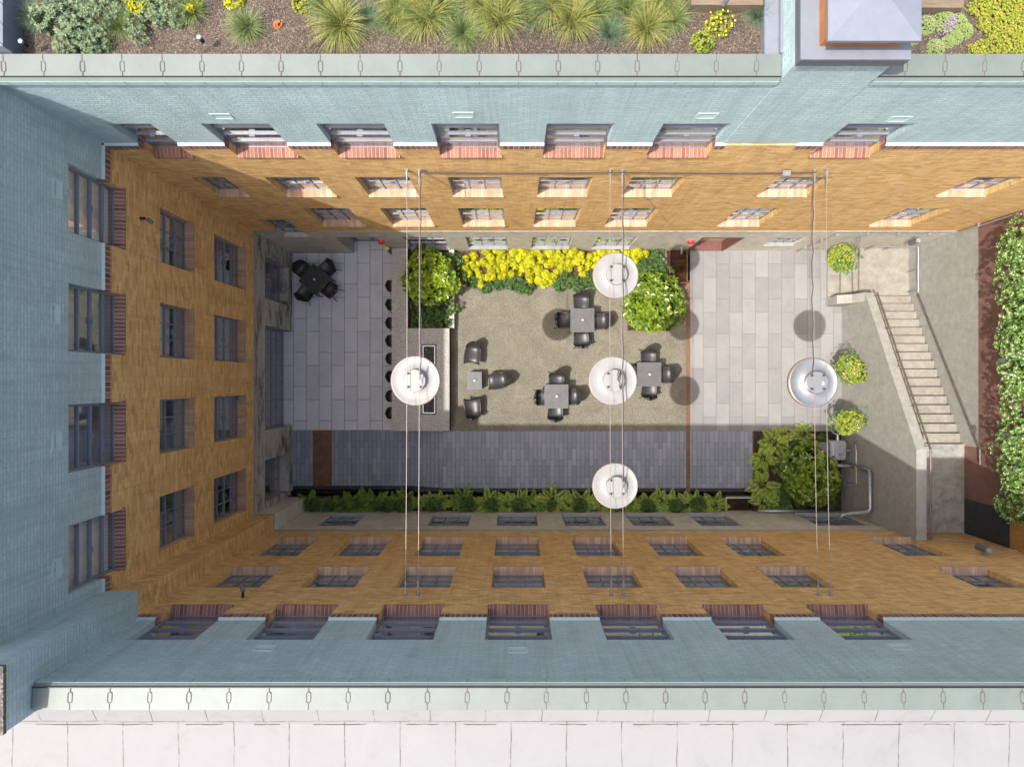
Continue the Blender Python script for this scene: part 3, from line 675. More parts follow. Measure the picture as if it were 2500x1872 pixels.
# indices: x0: 0..5, x1: 6..11
for k in (0,2):
    t.f+=[(k,k+2,k+3,k+1),(6+k,6+k+1,6+k+3,6+k+2),(k+1,k+3,6+k+3,6+k+1)]
t.f+=[(0,1,7,6),(4,10,11,5)]
t.build('wall',m['concE'],pa,off=off)
t=MB(); t.v=[(10.38,2.44,-.1),(11.0,2.44,-.1),(11.0,2.44,1.5),(10.75,2.44,1.05),(10.38,2.44,.8),(10.38,2.72,-.1),(11.0,2.72,-.1),(11.0,2.72,1.5),(10.75,2.72,1.05),(10.38,2.72,.8)]
t.v=[(x if x<11 else 10.919,y,z) for x,y,z in t.v]
t.f=[(0,1,2,3,4),(9,8,7,6,5),(4,3,8,9),(3,2,7,8),(0,4,9,5)]
t.build('cheek_wall',m['concE'],pa,off=off)
t=MB(); t.tube([(11.235,2.7,1.62),(11.235,-1.87,4.32),(11.235,-4.3,4.32)],.028,8); 
for f in (.02,.25,.5,.75,.98): t.tube([(11.16,2.7-4.57*f,1.5+2.7*f),(11.235,2.7-4.57*f,1.62+2.7*f)],.012,6)
t.build('handrail',m['railb'],pa,off=off)
# east wall
ew=thing('east_wall','tall east wall, bare concrete below and red oxide stained above, hedge on top','wall',(XW,0,0)); off=neg(ew)
t=MB(); t.box(XW,XW+.6,-4.34,4.298,-.5,3.84); t.build('concrete_wall',m['concE'],ew,off=off)
t=MB(); t.box(XW-.006,XW,-3.36,-1.86,3.24,3.84); t.box(XW-.01,XW+.62,-3.36,4.297,3.84,5.5); t.build('stained_wall',m['redwall'],ew,off=off)
t=MB(); t.box(XW-.016,XW+.61,-4.34,-3.36,3.25,5.02); t.build('steel_door',m['tabled'],ew,off=off)
t=MB(); t.box(XW-.013,XW+.6,-4.34,-3.36,5.03,6.1); t.build('timber_panel',m['woodo'],ew,off=off)
t=MB(); t.box(XW+.62,18,-4.34,4.29,4.9,5.45); t.build('planter_soil',m['mulch'],ew,off=off)
t=MB(); t.tube([(XW-.08,2.70,1.15),(XW-.08,-1.9,3.99),(XW-.08,-2.3,4.0)],.026,8)
for f in (.03,.3,.55,.8,.97): t.tube([(XW,2.7-4.6*f,1.05+2.84*f),(XW-.08,2.7-4.6*f,1.15+2.84*f)],.012,6)
t.build('handrail',m['railb'],ew,off=off)
t=MB(); t.tube([(11.35,4.22,1.12),(12.80,4.22,1.12)],.024,8); t.tube([(12.80,4.22,1.12),(12.80,2.78,1.12)],.024,8)
for p in ((11.4,4.22),(12.0,4.22),(12.8,3.5),(12.8,2.85)): t.tube([(p[0],p[1],.5),(p[0],p[1],1.12)],.016,6)
tag(t.build('landing_rail',m['galv']),'galvanised handrail round the sunny corner landing at the stair foot','handrail')
# conduit on the north wall
t=MB(); t.tube([(9.35,4.24,.2),(9.42,4.24,2.8),(9.5,4.24,2.86),(12.4,4.24,2.86),(12.72,4.22,3.2),(12.78,4.22,5.4)],.022,8)
for x,z in ((9.36,.8),(9.4,1.9),(10.3,2.86),(11.2,2.86),(12.1,2.86),(12.74,4)): t.box(x-.03,x+.03,4.2,4.3,z-.03,z+.03)
tag(t.build('wall_conduit',m['galv']),'galvanised conduit climbing the north wall beside the landing then running along the ledge','conduit')
# ------------------------------------------------------------ pendant lamps on wires
ZW=8.72
def wire(x0,x1,r,mt,label,y0=DN,y1=-DS,z0=8.70,z1=8.86,name='span_wire'):
    t=MB(); pts=[]
    for i in range(25):
        f=i/24; pts.append((x0+(x1-x0)*f,y0+(y1-y0)*f,z0+(z1-z0)*f-.10*math.sin(math.pi*f)))
    o=thing(name,label,'cable',(x0,y0,z0),group='wires carrying the courtyard lamps')
    t.tube(pts,r,6); t.build('strand',m[mt],o,off=neg(o))
    b=MB()
    for p,s in ((pts[0],-1),(pts[-1],1)):
        b.tube([(p[0],p[1],p[2]),(p[0],p[1]+s*.30,p[2])],.016,6); b.tube([(p[0],p[1]+s*.02,p[2]),(p[0],p[1]+s*.10,p[2])],.03,6); b.box(p[0]-.04,p[0]+.04,p[1]-.012,p[1]+.012,p[2]-.05,p[2]+.05)
    b.build('turnbuckle',m['galv'],o,off=neg(o))
    return o
wx=[(-2.175,'left wire over the bar counter lamp'),(-1.92,'right wire over the bar counter lamp, beside the first cable'),(1.99,'left wire of the pair carrying three middle lamps'),(2.24,'right wire of the pair carrying three middle lamps'),(6.18,'left wire holding the silver lamp over the pale deck'),(6.43,'right wire holding the silver lamp over the pale deck')]
for x,lb in wx: wire(x,x,.0062,'cable','thin copper toned '+lb)
t=MB()
for a,b_,s in ((-1.92,2.24,.05),(2.24,6.18,.06)):
    t.tube([(a+(b_-a)*i/12,DN-.07,8.76-s*math.sin(math.pi*i/12)) for i in range(13)],.014,6)
t.tube([(x,DN-.02,8.72+.0*x) for x in (-1.9,-1.8)],.02,6)
pc=t.build('power_cable',m['cabled']); tag(pc,'black power cable strung along the sunlit north brick wall between the wires','cable')
t=MB(); t.box(5.50,5.66,DN-.14,DN-.03,8.66,8.78); t.build('junction_box',m['galv'],pc)
for x,y0,y1,lb in ((2.265,4.28,-2.2,'dark wavy feed cable beside the middle wire pair, reaching the lowest white lamp'),(6.155,4.28,.15,'dark feed cable of the silver lamp from the north wall'),(-1.895,4.28,.05,'thin dark feed cable of the bar counter lamp')):
    t=MB(); n=40; t.tube([(x+.012*math.sin(i*.9),y0+(y1-y0)*i/n,8.69-.05*math.sin(math.pi*i/n)+.015*math.sin(i*1.7)) for i in range(n+1)]+[(x-.02,y1-.05,8.66)],.011,5)
    tag(t.build('feed_cable',m['cabled']),lb,'cable')
def lamp(x,y,z,r,body,label,rim='tan',capoff=0):
    o=thing('pendant_lamp',label,'lamp',(x,y,z),group='round pendant lamps hung on the wires')
    s=MB(); rc=r*.455; s.lathe([(r-.012,-.06),(r,-.06),(r,0.0),(r-.015,.012),(r-.03,.0),(rc+.02,.055),(rc,.06)],(0,0,0),56); sh=s.build('shade',m[body],o,True)
    k=MB(); k.lathe([(r+.001,-.10),(r+.006,-.10),(r+.008,-.015),(r+.001,-.01)],(0,0,0),56); k.build('rim_band',m[rim],o,True)
    c=MB(); c.lathe([(rc,.02),(rc,.175),(rc-.012,.185)],(0,0,0),48,close=True); cp=c.build('cap',m[body],o,False)
    b=MB(); b.box(.115,.155,-.06,.03,.187,.225); b.build('junction_box',m['galv'],cp)
    d=MB()
    for sx in (-.125,.125):
        for sy in (-.14,.14): d.tube([(sx,sy,.185),(sx,sy,.30)],.007,5); d.box(sx-.022,sx+.022,sy-.012,sy+.012,.20,.222); d.box(sx-.03,sx+.03,sy+.02,sy+.028,.187,.2)
    d.build('clip',m['dark'],cp)
    u=MB(); u.lathe([(r-.013,-.058),(.02,-.058)],(0,0,0),40,close=True); u.build('diffuser',m['wax'],o)
    return o
lz=8.36
def lp(vx,vy,r,body,label):
    d=H-lz-.0; return lamp((vx-NX)*d/F,(NY-vy)*d/F,lz,r,body,label)
lp(897.5,822,.515,'white','white pendant lamp hanging above the bar counter fire strip')
lp(1330,595,.475,'white','white pendant lamp nearest the yellow flower bed')
lp(1324,822,.505,'white','white pendant lamp in the middle of the terrace with tangled cable on its cap')
lp(1329,1049,.475,'white','white pendant lamp above the shaded strip path and ferns')
lp(1757,826,.515,'alu','silver grey pendant lamp above the pale deck near the flower baskets')
t=MB()
for k in range(3):
    pts=[(2.20+R.uniform(-.05,.05),.02+.05*i+R.uniform(-.02,.02),lz+.20+R.uniform(0,.05)) for i in range(-4,4)]; t.tube(pts,.008,5)
tag(t.build('cable_tangle',m['cabled']),'tangled dark cable tied on the cap of the middle white lamp','cable')
# ------------------------------------------------------------ seats and tables
def shell(mb,prof,widths,n=10,curl=.05,th=.012):
    # prof: list of (y,z) along the centre line front->top of back ; widths half widths
    def pt(i,u,o=0):
        y,z=prof[i]; w=widths[i]; a=u*w
        c=curl*(abs(u)**2.4)
        j=min(i+1,len(prof)-1);k=max(i-1,0)
        ty,tz=prof[j][0]-prof[k][0],prof[j][1]-prof[k][1]; l=math.hypot(ty,tz) or 1
        ny,nz=-tz/l,ty/l   # normal pointing up / forward
        return (a,y+ny*(c+o),z+nz*(c+o))
    b=len(mb.v); m_=len(prof)
    for side in (0,1):
        for i in range(m_):
            for k in range(n+1): mb.v.append(pt(i,-1+2*k/n,-th*side))
    S_=m_*(n+1)
    for i in range(m_-1):
        for k in range(n):
            q=b+i*(n+1)+k; mb.f.append((q,q+1,q+n+2,q+n+1)); q+=S_; mb.f.append((q+n+1,q+n+2,q+1,q))
    edge=[k for k in range(n+1)]+[i*(n+1)+n for i in range(1,m_)]+[(m_-1)*(n+1)+k for k in range(n-1,-1,-1)]+[i*(n+1) for i in range(m_-2,0,-1)]
    for i in range(len(edge)):
        a,c=edge[i],edge[(i+1)%len(edge)]; mb.f.append((b+a,b+a+S_,b+c+S_,b+c))
def legs(root,pts,zt,mt,r=.011):
    for (xt,yt,xb,yb) in pts:
        t=MB(); t.tube([(xt,yt,zt),(xb,yb,0)],r,8); t.build('leg',m[mt],root)
def make_chair():
    o=thing('woven_chair','x','chair')
    prof=[(-.245,.425),(-.22,.445),(-.15,.45),(-.05,.44),(.05,.435),(.13,.445),(.19,.49),(.225,.56),(.25,.65),(.27,.74),(.282,.80),(.288,.83),(.29,.842)]
    wd=[.20,.235,.255,.262,.265,.265,.262,.26,.253,.228,.182,.12,.05]
    t=MB(); shell(t,prof,wd,14,.075); s=t.build('seat_shell',m['chair'],o,True)
    legs(o,((-.14,-.12,-.22,-.20),(.14,-.12,.22,-.20),(-.14,.12,-.23,.27),(.14,.12,.23,.27)),.44,'dark')
    t=MB(); t.tube([(-.14,-.12,.425),(.14,-.12,.425),(.14,.12,.425),(-.14,.12,.425),(-.14,-.12,.425)],.01,6); t.build('under_frame',m['dark'],o)
    return o
def make_lounge():
    o=thing('lounge_chair','x','lounge chair')
    prof=[(-.34,.36),(-.31,.385),(-.2,.385),(-.08,.37),(.04,.355),(.14,.36),(.21,.40),(.255,.47),(.29,.56),(.32,.64),(.34,.70),(.348,.725),(.35,.735)]
    wd=[.25,.275,.28,.275,.265,.255,.245,.235,.22,.195,.15,.10,.04]
    t=MB(); shell(t,prof,wd,16,.09); t.build('seat_shell',m['chair'],o,True)
    legs(o,((-.18,-.2,-.23,-.26),(.18,-.2,.23,-.26),(-.16,.12,-.2,.26),(.16,.12,.2,.26)),.36,'dark')
    return o
def make_stool():
    o=thing('bar_stool','x','bar stool')
    prof=[(-.17,.73),(-.14,.75),(0,.745),(.10,.75),(.16,.80),(.185,.88),(.195,.95),(.2,.98)]
    wd=[.14,.18,.195,.195,.19,.18,.15,.08]
    t=MB(); shell(t,prof,wd,12,.06); t.build('seat_shell',m['chair'],o,True)
    legs(o,((-.12,-.1,-.19,-.17),(.12,-.1,.19,-.17),(-.12,.1,-.19,.19),(.12,.1,.19,.19)),.74,'dark')
    t=MB(); t.tube([(-.175,-.155,.25),(.175,-.155,.25),(.175,.16,.25),(-.175,.16,.25),(-.175,-.155,.25)],.009,6); t.build('footrest',m['dark'],o)
    return o
def make_table(w,dp,h,name,mt):
    o=thing(name,'x','table')
    t=MB(); t.box(-w/2,w/2,-dp/2,dp/2,h-.022,h); tp=t.build('tabletop',m[mt],o)
    e=MB(); 
    for a in ((-w/2-.004,w/2+.004,-dp/2-.004,-dp/2),(-w/2-.004,w/2+.004,dp/2,dp/2+.004),(-w/2-.004,-w/2,-dp/2,dp/2),(w/2,w/2+.004,-dp/2,dp/2)): e.box(*a,h-.026,h+.002)
    e.build('edge_trim',m['frame'],tp)
    for sx in (-1,1):
        for sy in (-1,1):
            l=MB(); x=sx*(w/2-.03);y=sy*(dp/2-.03); l.box(x-.018,x+.018,y-.018,y+.018,0,h-.022); l.build('leg',m['dark'],o)
    if h<.5:
        l=MB(); l.box(-w/2+.048,w/2-.048,-dp/2+.02,-dp/2+.04,.01,.03); l.box(-w/2+.048,w/2-.048,dp/2-.04,dp/2-.02,.01,.03); l.build('base_rail',m['dark'],o)
    return o
def make_candle(mt):
    o=thing('candle','x','candle')
    t=MB(); t.lathe([(.001,0),(.034,0),(.038,.075),(.033,.075),(.03,.02)],(0,0,0),20); t.build('glass_cup',m[mt],o,True)
    t=MB(); t.lathe([(.029,.02),(.029,.045)],(0,0,0),16,close=True); t.build('wax',m['wax'],o)
    return o
GC='woven chairs around the square tables'
ch0=make_chair(); used=[False]
def chair(x,y,z,face,label):
    # face: direction the sitter looks, degrees ccw from +x ; chair model looks to -y
    rz=math.radians(face+90)
    if not used[0]:
        used[0]=True; ch0.location=(x,y,z); ch0.rotation_euler=(0,0,rz); ch0['label']=label; ch0['group']=GC; return ch0
    return dup(ch0,(x,y,z),rz,label,GC)
tb0=None
def tset(vx,vy,z,rot,name,dists,mt,cm,cl):
    global tb0
    x,y,_=P(vx,vy,z+.74)
    if tb0 is None or mt!='table':
        tb=make_table(.755,.755,.74,'square_table',mt); tb.location=(x,y,z); tb.rotation_euler=(0,0,math.radians(rot)); tb['label']='square %s table %s'%('black' if mt!='table' else 'grey metal',name); tb['group']='square tables'
        if mt=='table': tb0=tb
    else: tb=dup(tb0,(x,y,z),math.radians(rot),'square grey metal table %s'%name,'square tables')
    names=['east','north','west','south']
    for k in range(4):
        a=rot+90*k; dist,lat,yaw=dists[k]
        ar=math.radians(a); cx=x+dist*math.cos(ar)-lat*math.sin(ar); cy=y+dist*math.sin(ar)+lat*math.cos(ar)
        pos={0:'right',1:'upper',2:'left',3:'lower'}[k] if rot==0 else {0:'upper right',1:'upper left',2:'lower left',3:'lower right'}[k]
        chair(cx,cy,z,a+180+yaw,'black woven chair on the %s side of the table %s'%(pos,name))
    c=make_candle(cm); c.location=(x+.0,y+.0,z+.741); c['label']='small %s candle on the table %s'%(cl,name); c['group']='table candles'
tset(1258,691.5,.003,0,'between flower bed and leafy shrub',[(.62,-.02,0),(.63,.02,0),(.60,-.02,0),(.62,-.01,4)],'table','amber','orange')
tset(1202,856,.003,0,'nearest the shaded path',[(.53,-.02,0),(.53,-.02,0),(.44,.04,0),(.53,-.02,-2)],'table','wax','white')
tset(1402.5,808.5,.003,0,'by the rust coloured strip',[(.58,-.02,0),(.57,-.02,0),(.55,-.0,0),(.54,.04,-3)],'table','greenc','yellow green')
tset(680,604,-.5,45+8-3,'in the shaded corner patio',[(.55,-.02,-8),(.57,.02,0),(.57,-.02,4),(.55,.05,6)],'tabled','wax','pale')
st=make_table(.46,.56,.45,'side_table','table'); x,y,_=P(1025,822,.45); st.location=(x,y,.003); tag(st,'small low grey side table between the three lounge chairs','table')
c=make_candle('wax'); c.location=(x,y,.455); c['label']='small pale candle on the low side table'; c['group']='table candles'
lg=make_lounge()
def lpos(o,vx,vy,face,label):
    x,y,_=P(vx,vy,.45); o.location=(x,y,.003); o.rotation_euler=(0,0,math.radians(face+90)); o['label']=label; o['group']='lounge chairs at the low table'
lpos(lg,1021,761,-90-6,'black woven lounge chair above the low side table')
l2=dup(lg,(0,0,0)); lpos(l2,1079,822,180+6,'black woven lounge chair to the right of the low side table')
l3=dup(lg,(0,0,0)); lpos(l3,1021,885,90+5,'black woven lounge chair below the low side table, half in shadow')
so=make_stool()
ords=['topmost bar stool','second bar stool from the top','third bar stool from the top','fourth bar stool from the top','fourth bar stool from the bottom','third bar stool from the bottom','second bar stool from the bottom','bottom bar stool']
for i,vy in enumerate((618,658,698,736,774.5,813,855.5,891.6)):
    x,y,_=P(838,vy,.3); s=so if i==0 else dup(so,(0,0,0))
    s.location=(-3.93-.02,y,-.5); s.rotation_euler=(0,0,math.radians(90+R.uniform(-4,4))); s['label']='black '+ords[i]+' tucked under the left edge of the stone counter'; s['group']='bar stools at the stone counter'
# ------------------------------------------------------------ wall devices
def sconce(x,y,z,wx,wy,label):
    o=thing('wall_sconce',label,'wall lamp',(x,y,z),group='cylindrical wall lamps'); 
    t=MB(); t.lathe([(.001,0),(.085,0),(.085,.40),(.075,.41)],(0,0,0),20,close=True); t.build('cylinder_body',m['metald' if wy else 'alu'],o,False)
    t=MB(); t.lathe([(.072,.411),(.06,.425)],(0,0,0),20,close=True); t.build('lens',m['white'],o)
    t=MB(); t.box(min(0,wx),max(0,wx) if wx else .03,min(0,wy) if wy else -.03,max(0,wy) if wy else .03,.15,.25); t.build('bracket',m['galv'],o)
sconce(12.72,2.46,4.88,.13,0,'pale cylindrical wall lamp highest on the red oxide east wall')
sconce(12.72,.50,4.88,.13,0,'pale cylindrical wall lamp midway along the red oxide east wall')
sconce(12.72,-1.42,4.88,.13,0,'pale cylindrical wall lamp lowest on the red oxide east wall')
sconce(11.96,4.12,2.15,0,.17,'dark cylindrical wall lamp on the concrete above the corner landing')
sconce(11.7,-4.18,5.5,0,-.16,'dark cylindrical wall lamp on the south brick wall near its right end')
def camera_(x,y,z,dx,dy,label):
    o=thing('security_camera',label,'camera',(x,y,z)); 
    t=MB(); t.tube([(0,0,0),(dx*.10,dy*.10,0)],.03,8); t.build('mount',m['dark'],o)
    t=MB(); a=Vector((dx*.12,dy*.12,-.02)); b_=a+Vector((dx*.10-abs(dy)*.06,dy*.10-abs(dx)*.08,-.05)); t.tube([a,b_],.04,10); t.build('body',m['metald'],o)
camera_(-7.486,(NY-472)*7.486/(NX-303),H-7.486*F/(NX-303),1,0,'grey security camera on the shaded west brick wall')
d_=DS*F/(1290-NY); camera_((525-NX)*d_/F,-DS,H-d_,0,1,'grey security camera on the south brick wall near the corner')
def bell(vx,vy,label):
    d_=DN*F/(NY-vy); z=H-d_; x=(vx-NX)*d_/F
    o=thing('alarm_bell',label,'alarm bell',(x,DN,z)); t=MB()
    n=24
    prof=[(.0,-.10),(.06,-.095),(.10,-.07),(.11,-.03),(.11,0)]
    b=len(t.v)
    for r,yy in prof:
        for k in range(n): a=2*math.pi*k/n; t.v.append((r*math.cos(a),yy,r*math.sin(a)))
    for i in range(len(prof)-1):
        for k in range(n): t.f.append((b+i*n+k,b+i*n+(k+1)%n,b+(i+1)*n+(k+1)%n,b+(i+1)*n+k))
    t.build('gong',m['red'],o,True)
    t=MB(); t.box(-.02,.02,-.06,-.0,-.17,-.11); t.build('striker',m['galv'],o)
bell(824,521,'red alarm bell on the concrete wall right of the shaded glazed door')
bell(1492,521,'red alarm bell on the sunlit concrete wall left of the red framed door')
t=MB(); t.tube([(-4.0,4.18,.9),(-4.0,4.18,-.1)],.05,8); fx=t.build('standpipe',m['dark']); tag(fx,'black standpipe with yellow tape where the counter meets the north wall','standpipe')
t=MB(); t.tube([(-4.0,4.18,.98),(-4.0,4.18,.90)],.065,10); t.build('tape_band',m['yellow'],fx)
# gas meter
gm=thing('gas_meter','grey gas meter and thick curved pipe against the parapet by the planting bed','gas meter',(10.4,-2.2,0)); off=neg(gm)
t=MB(); t.prism([(10.12,-2.52),(10.50,-2.52),(10.56,-2.46),(10.56,-1.98),(10.50,-1.92),(10.12,-1.92),(10.06,-1.98),(10.06,-2.46)],.75,1.05)
t.prism([(10.18,-2.44),(10.46,-2.44),(10.46,-2.0),(10.18,-2.0)],1.05,1.12); mb_=t.build('meter_body',m['galv'],gm,off=off)
t=MB(); t.box(10.24,10.36,-2.12,-2.05,1.121,1.125); t.build('label_plate',m['white'],mb_)
t=MB(); t.tube([(10.36,-2.34,1.12),(10.36,-2.34,1.17)],.06,14); t.tube([(10.45,-2.22,1.05),(10.68,-2.22,1.05)],.02,8); t.build('gauge',m['metal'],mb_)
t=MB(); t.lathe([(.22,0),(.24,.1),(.22,.2)],(9.90,-2.2,.78),24,close=True); t.build('regulator',m['metald'],gm,off=off)
t=MB(); t.tube([(10.3,-2.5,.85),(10.3,-2.66,.85),(10.36,-2.72,.87),(10.76,-2.72,.95),(10.80,-2.72,1.05),(10.80,-2.74,1.95),(10.80,-2.80,2.05),(10.80,-3.85,2.05),(10.78,-3.92,2.05),(10.70,-3.98,2.05),(10.02,-4.05,2.05),(9.95,-4.08,2.05),(9.93,-4.15,2.0),(9.93,-4.5,1.6)],.062,12); pp=t.build('pipe',m['galv'],gm,True,off=off)
t=MB(); t.tube([(10.80,-2.74,1.2),(10.80,-2.74,1.36)],.066,12); t.build('yellow_band',m['yellow'],pp)
t=MB(); t.tube([(10.36,-1.92,.9),(10.36,-1.75,.9),(10.40,-1.70,.5)],.045,8)
for z in (.85,): t.tube([(10.3,-2.58,.85),(10.3,-2.64,.85)],.09,10)
t.build('flange',m['galv'],gm,off=off)
t=MB(); t.tube([(10.9,-1.95,.9),(10.9,-2.2,1.0),(10.9,-3.3,1.0),(10.6,-3.35,1.0)],.02,8); t.tube([(10.88,-1.98,.95),(10.86,-1.98,.95)],.05,12); t.build('thin_pipe',m['galv'],gm,off=off)
t=MB(); t.tube([(8.02,-4.28,.32),(9.9,-4.28,.32)],.06,10); tag(t.build('drain_pipe',m['galv'],None,True),'horizontal grey pipe at the foot of the south wall right of the shrubs','pipe')
# garden spot lights, small fittings
for i,(vx,vy,z,lb) in enumerate(((48,92,12.9,'small grey spike light in the mulch beside the metal cladding'),(432,83,12.9,'small grey spike light in bare mulch left of the grass tuft'),(1600,560,.3,'grey spike light among dark leaves left of the water trough'))):
    x,y,_=P(vx if i<2 else 1433,vy if i<2 else 560,z+.1)
    o=thing('garden_light',lb,'light',(x,y,z)); t=MB(); t.tube([(0,0,0),(0,0,.12)],.03,10); t.build('stake',m['dark'],o)
    t=MB(); t.lathe([(.03,.10),(.033,.14),(.02,.142)],(0,0,0),16,close=True); t.build('head',m['galv'],o)
t=MB(); t.box(11.0-.09,10.92,.85,.95,1.0,1.08); tag(t.build('wall_outlet',m['galv']),'small square outlet box on the parapet near the deck','outlet')
t=MB(); t.tube([(12.84,-2.9,4.9),(12.75,-2.9,4.9)],.05,10); t.box(12.70,12.78,-2.97,-2.83,4.85,4.95); t.tube([(12.8,-2.95,4.9),(12.8,-3.3,5.3)],.015,6)
tag(t.build('pipe_fitting',m['galv']),'small grey pipe fitting above the dark steel door on the east wall','pipe fitting')
t=MB(); t.tube([(11.35,-4.33,3.6),(12.0,-4.33,4.2),(12.6,-4.33,5.2),(13.6,-4.33,5.6)],.014,6); t.box(11.3,11.45,-4.33,-4.24,3.5,3.62)
tag(t.build('wall_cable',m['galv']),'thin grey cable running up the south brick wall above the stair landing','cable')
# cladding and flashings at the roof garden
cl=thing('metal_parapet','blue grey standing seam metal parapet at the left end of the roof garden','parapet',(-7.4,6,12.8)); off=neg(cl)
t=MB(); t.prism([(-9,4.68),(-7.16,4.68),(-7.16,9.5),(-9,9.5)],12.5,[13.62,13.10,13.10,13.62]); t.build('cladding',m['metal'],cl,off=off)
t=MB()
for i in range(14):
    y=4.7+i*.28; t.tube([(-7.158,y,13.11),(-8.2,y+.6,13.40)],.008,5)
t.build('seam',m['metald'],cl,off=off)
t=MB(); t.box(3.62,3.82,4.67,9.4,12.6,12.86); t.box(3.82,3.857,4.67,9.4,12.6,12.94); tag(t.build('roof_flashing',m['metal']),'long pale grey flashing between roof garden soil and the teal tower','flashing')
# ------------------------------------------------------------ planting
RV=random.Random(5)
def rdir(r,up=.0):
    while 1:
        v=Vector((r.gauss(0,1),r.gauss(0,1),r.gauss(0,1)))
        if v.length>.1:
            v.normalize()
            if v.z>=up: return v
def rosette(mb,r,p,ax,n,Lf,Wf,tilt=.55,fold=.3,broad=True):
    ax=ax.normalized(); a=ax.orthogonal().normalized(); b=ax.cross(a); ph=r.uniform(0,6.28)
    for k in range(n):
        an=ph+6.283*k/n+r.uniform(-.25,.25); t=tilt+r.uniform(-.3,.25)
        rad=a*math.cos(an)+b*math.sin(an); d=(rad*math.cos(t)+ax*math.sin(t)).normalized()
        nrm=(ax*math.cos(t)-rad*math.sin(t)).normalized()
        mb.leaf(p+d*Lf*.08,d,nrm,Lf*r.uniform(.75,1.15),Wf*r.uniform(.8,1.15),fold,.12,broad)
def bush(r,rx,ry,rz,tips,Lf,Wf,n=7,tilt=.5,inner=.4,lob=.12,base=.15,broad=True,zc=None):
    mb=MB(); zc=rz*.45 if zc is None else zc
    lobs=[(rdir(r,-.1),r.uniform(.5,1)) for _ in range(9)]
    for i in range(tips):
        d=rdir(r,-.45); k=1+sum(lob*w*max(0,d.dot(q))**3 for q,w in lobs)-lob
        s=r.uniform(.86,1.04) if r.random()>inner else r.uniform(.45,.85)
        p=Vector((d.x*rx*k*s,d.y*ry*k*s,zc+d.z*(rz-zc)*k*s))
        if p.z<base*.3: p.z=base*.3+r.uniform(0,.1)
        ax=(d+Vector((0,0,.55))).normalized()
        rosette(mb,r,p,ax,n,Lf,Wf,tilt,.3,broad)
    return mb
def stems(r,n,h,spread):
    mb=MB()
    for i in range(n):
        a=6.283*i/n+r.uniform(-.3,.3); mb.tube([(0.02*math.cos(a),.02*math.sin(a),0),(spread*.4*math.cos(a),spread*.4*math.sin(a),h*.5),(spread*math.cos(a+.2),spread*math.sin(a+.2),h)],[.022,.015,.006],6)
    return mb
def plant(name,label,cat,loc,mb,mt,st=None,group=None,rz=0):
    o=thing(name,label,cat,loc,rz,group); f=mb.build('foliage',m[mt],o)
    if st is not None: st.build('stem',m['bark'],o)
    return o
# three big glossy shrubs
plant('round_shrub','round glossy yellow green shrub in the raised planter left of the yellow flower bed','shrub',(-2.62,3.25,.28),bush(RV,.80,.78,1.0,330,.155,.085,6,.5,lob=.22),'shrub2',stems(RV,7,.7,.4))
plant('round_shrub','round glossy bright green shrub in the rusted steel edging beside the water trough','shrub',(4.50,2.42,.0),bush(RV,.92,.90,1.15,400,.155,.085,6,.5,lob=.22),'shrub',stems(RV,7,.8,.4))
plant('round_shrub','round glossy dark green shrub beside the gas meter in the shaded bed','shrub',(9.62,-3.25,-.03),bush(RV,.84,.86,1.35,430,.15,.085,6,.5,lob=.16),'shrub',stems(RV,7,.8,.4))
# golden clumps
def lobed(r,rad,h,n):
    mb=MB()
    for i in range(n):
        a=r.uniform(0,6.283); q=math.sqrt(r.random()); p=Vector((rad*q*math.cos(a),rad*q*math.sin(a),h*(1-.55*q*q)*r.uniform(.75,1.05)))
        nrm=(Vector((math.cos(a)*q*.8,math.sin(a)*q*.8,1))+Vector((r.uniform(-.35,.35),r.uniform(-.35,.35),0))).normalized()
        t=nrm.orthogonal().normalized(); b=nrm.cross(t); ph=r.uniform(0,6.28); L0=r.uniform(.06,.095)
        # maple-like lobed leaf
        c=len(mb.v); mb.v.append(tuple(p))
        k=10
        for j in range(k):
            an=ph+6.283*j/k; rr=L0*(1.0 if j%2==0 else .62); 
            mb.v.append(tuple(p+(t*math.cos(an)+b*math.sin(an))*rr-nrm*(.012 if j%2==0 else -.004)))
        for j in range(k): mb.f.append((c,c+1+j,c+1+(j+1)%k))
    return mb
gp=[lobed(RV,.27,.42,125).build('golden_plant_a',m['gold']).data for _ in range(1)]
gobj=[]
def lobed3(r):
    mb=MB()
    for q in range(4):
        s=lobed(r,r.uniform(.12,.22),r.uniform(.22,.55),r.randint(26,44)); ox,oy=r.uniform(-.22,.22),r.uniform(-.22,.22); n=len(mb.v)
        mb.v+=[(x+ox,y+oy,z) for x,y,z in s.v]; mb.f+=[tuple(n+i for i in f) for f in s.f]
    return mb
def gmesh(k,fn,mt,name):
    out=[]
    for i in range(k):
        o=fn(i).build(name,m[mt]); out.append(o.data); bpy.data.objects.remove(o)
    return out
for o in [o for o in list(col.objects) if o.name.startswith('golden_plant_a')]: bpy.data.objects.remove(o)
golds=gmesh(5,lambda i:lobed3(RV),'gold','golden_plant')
def place(name,mesh,loc,rz,s,label,cat,group):
    o=bpy.data.objects.new(name,mesh); col.objects.link(o); o.location=loc; o.rotation_euler=(0,0,rz); o.scale=s if isinstance(s,tuple) else (s,s,s)
    return tag(o,label,cat,group)
ordw=['first','second','third','fourth','fifth','sixth','seventh','eighth','ninth','tenth','eleventh','twelfth','thirteenth','fourteenth','fifteenth','sixteenth','seventeenth','eighteenth','nineteenth','twentieth','twenty-first','twenty-second','twenty-third','twenty-fourth','twenty-fifth','twenty-sixth','twenty-seventh','twenty-eighth','twenty-ninth','thirtieth','thirty-first','thirty-second','thirty-third','thirty-fourth','thirty-fifth','thirty-sixth','thirty-seventh','thirty-eighth','thirty-ninth','fortieth','forty-first']
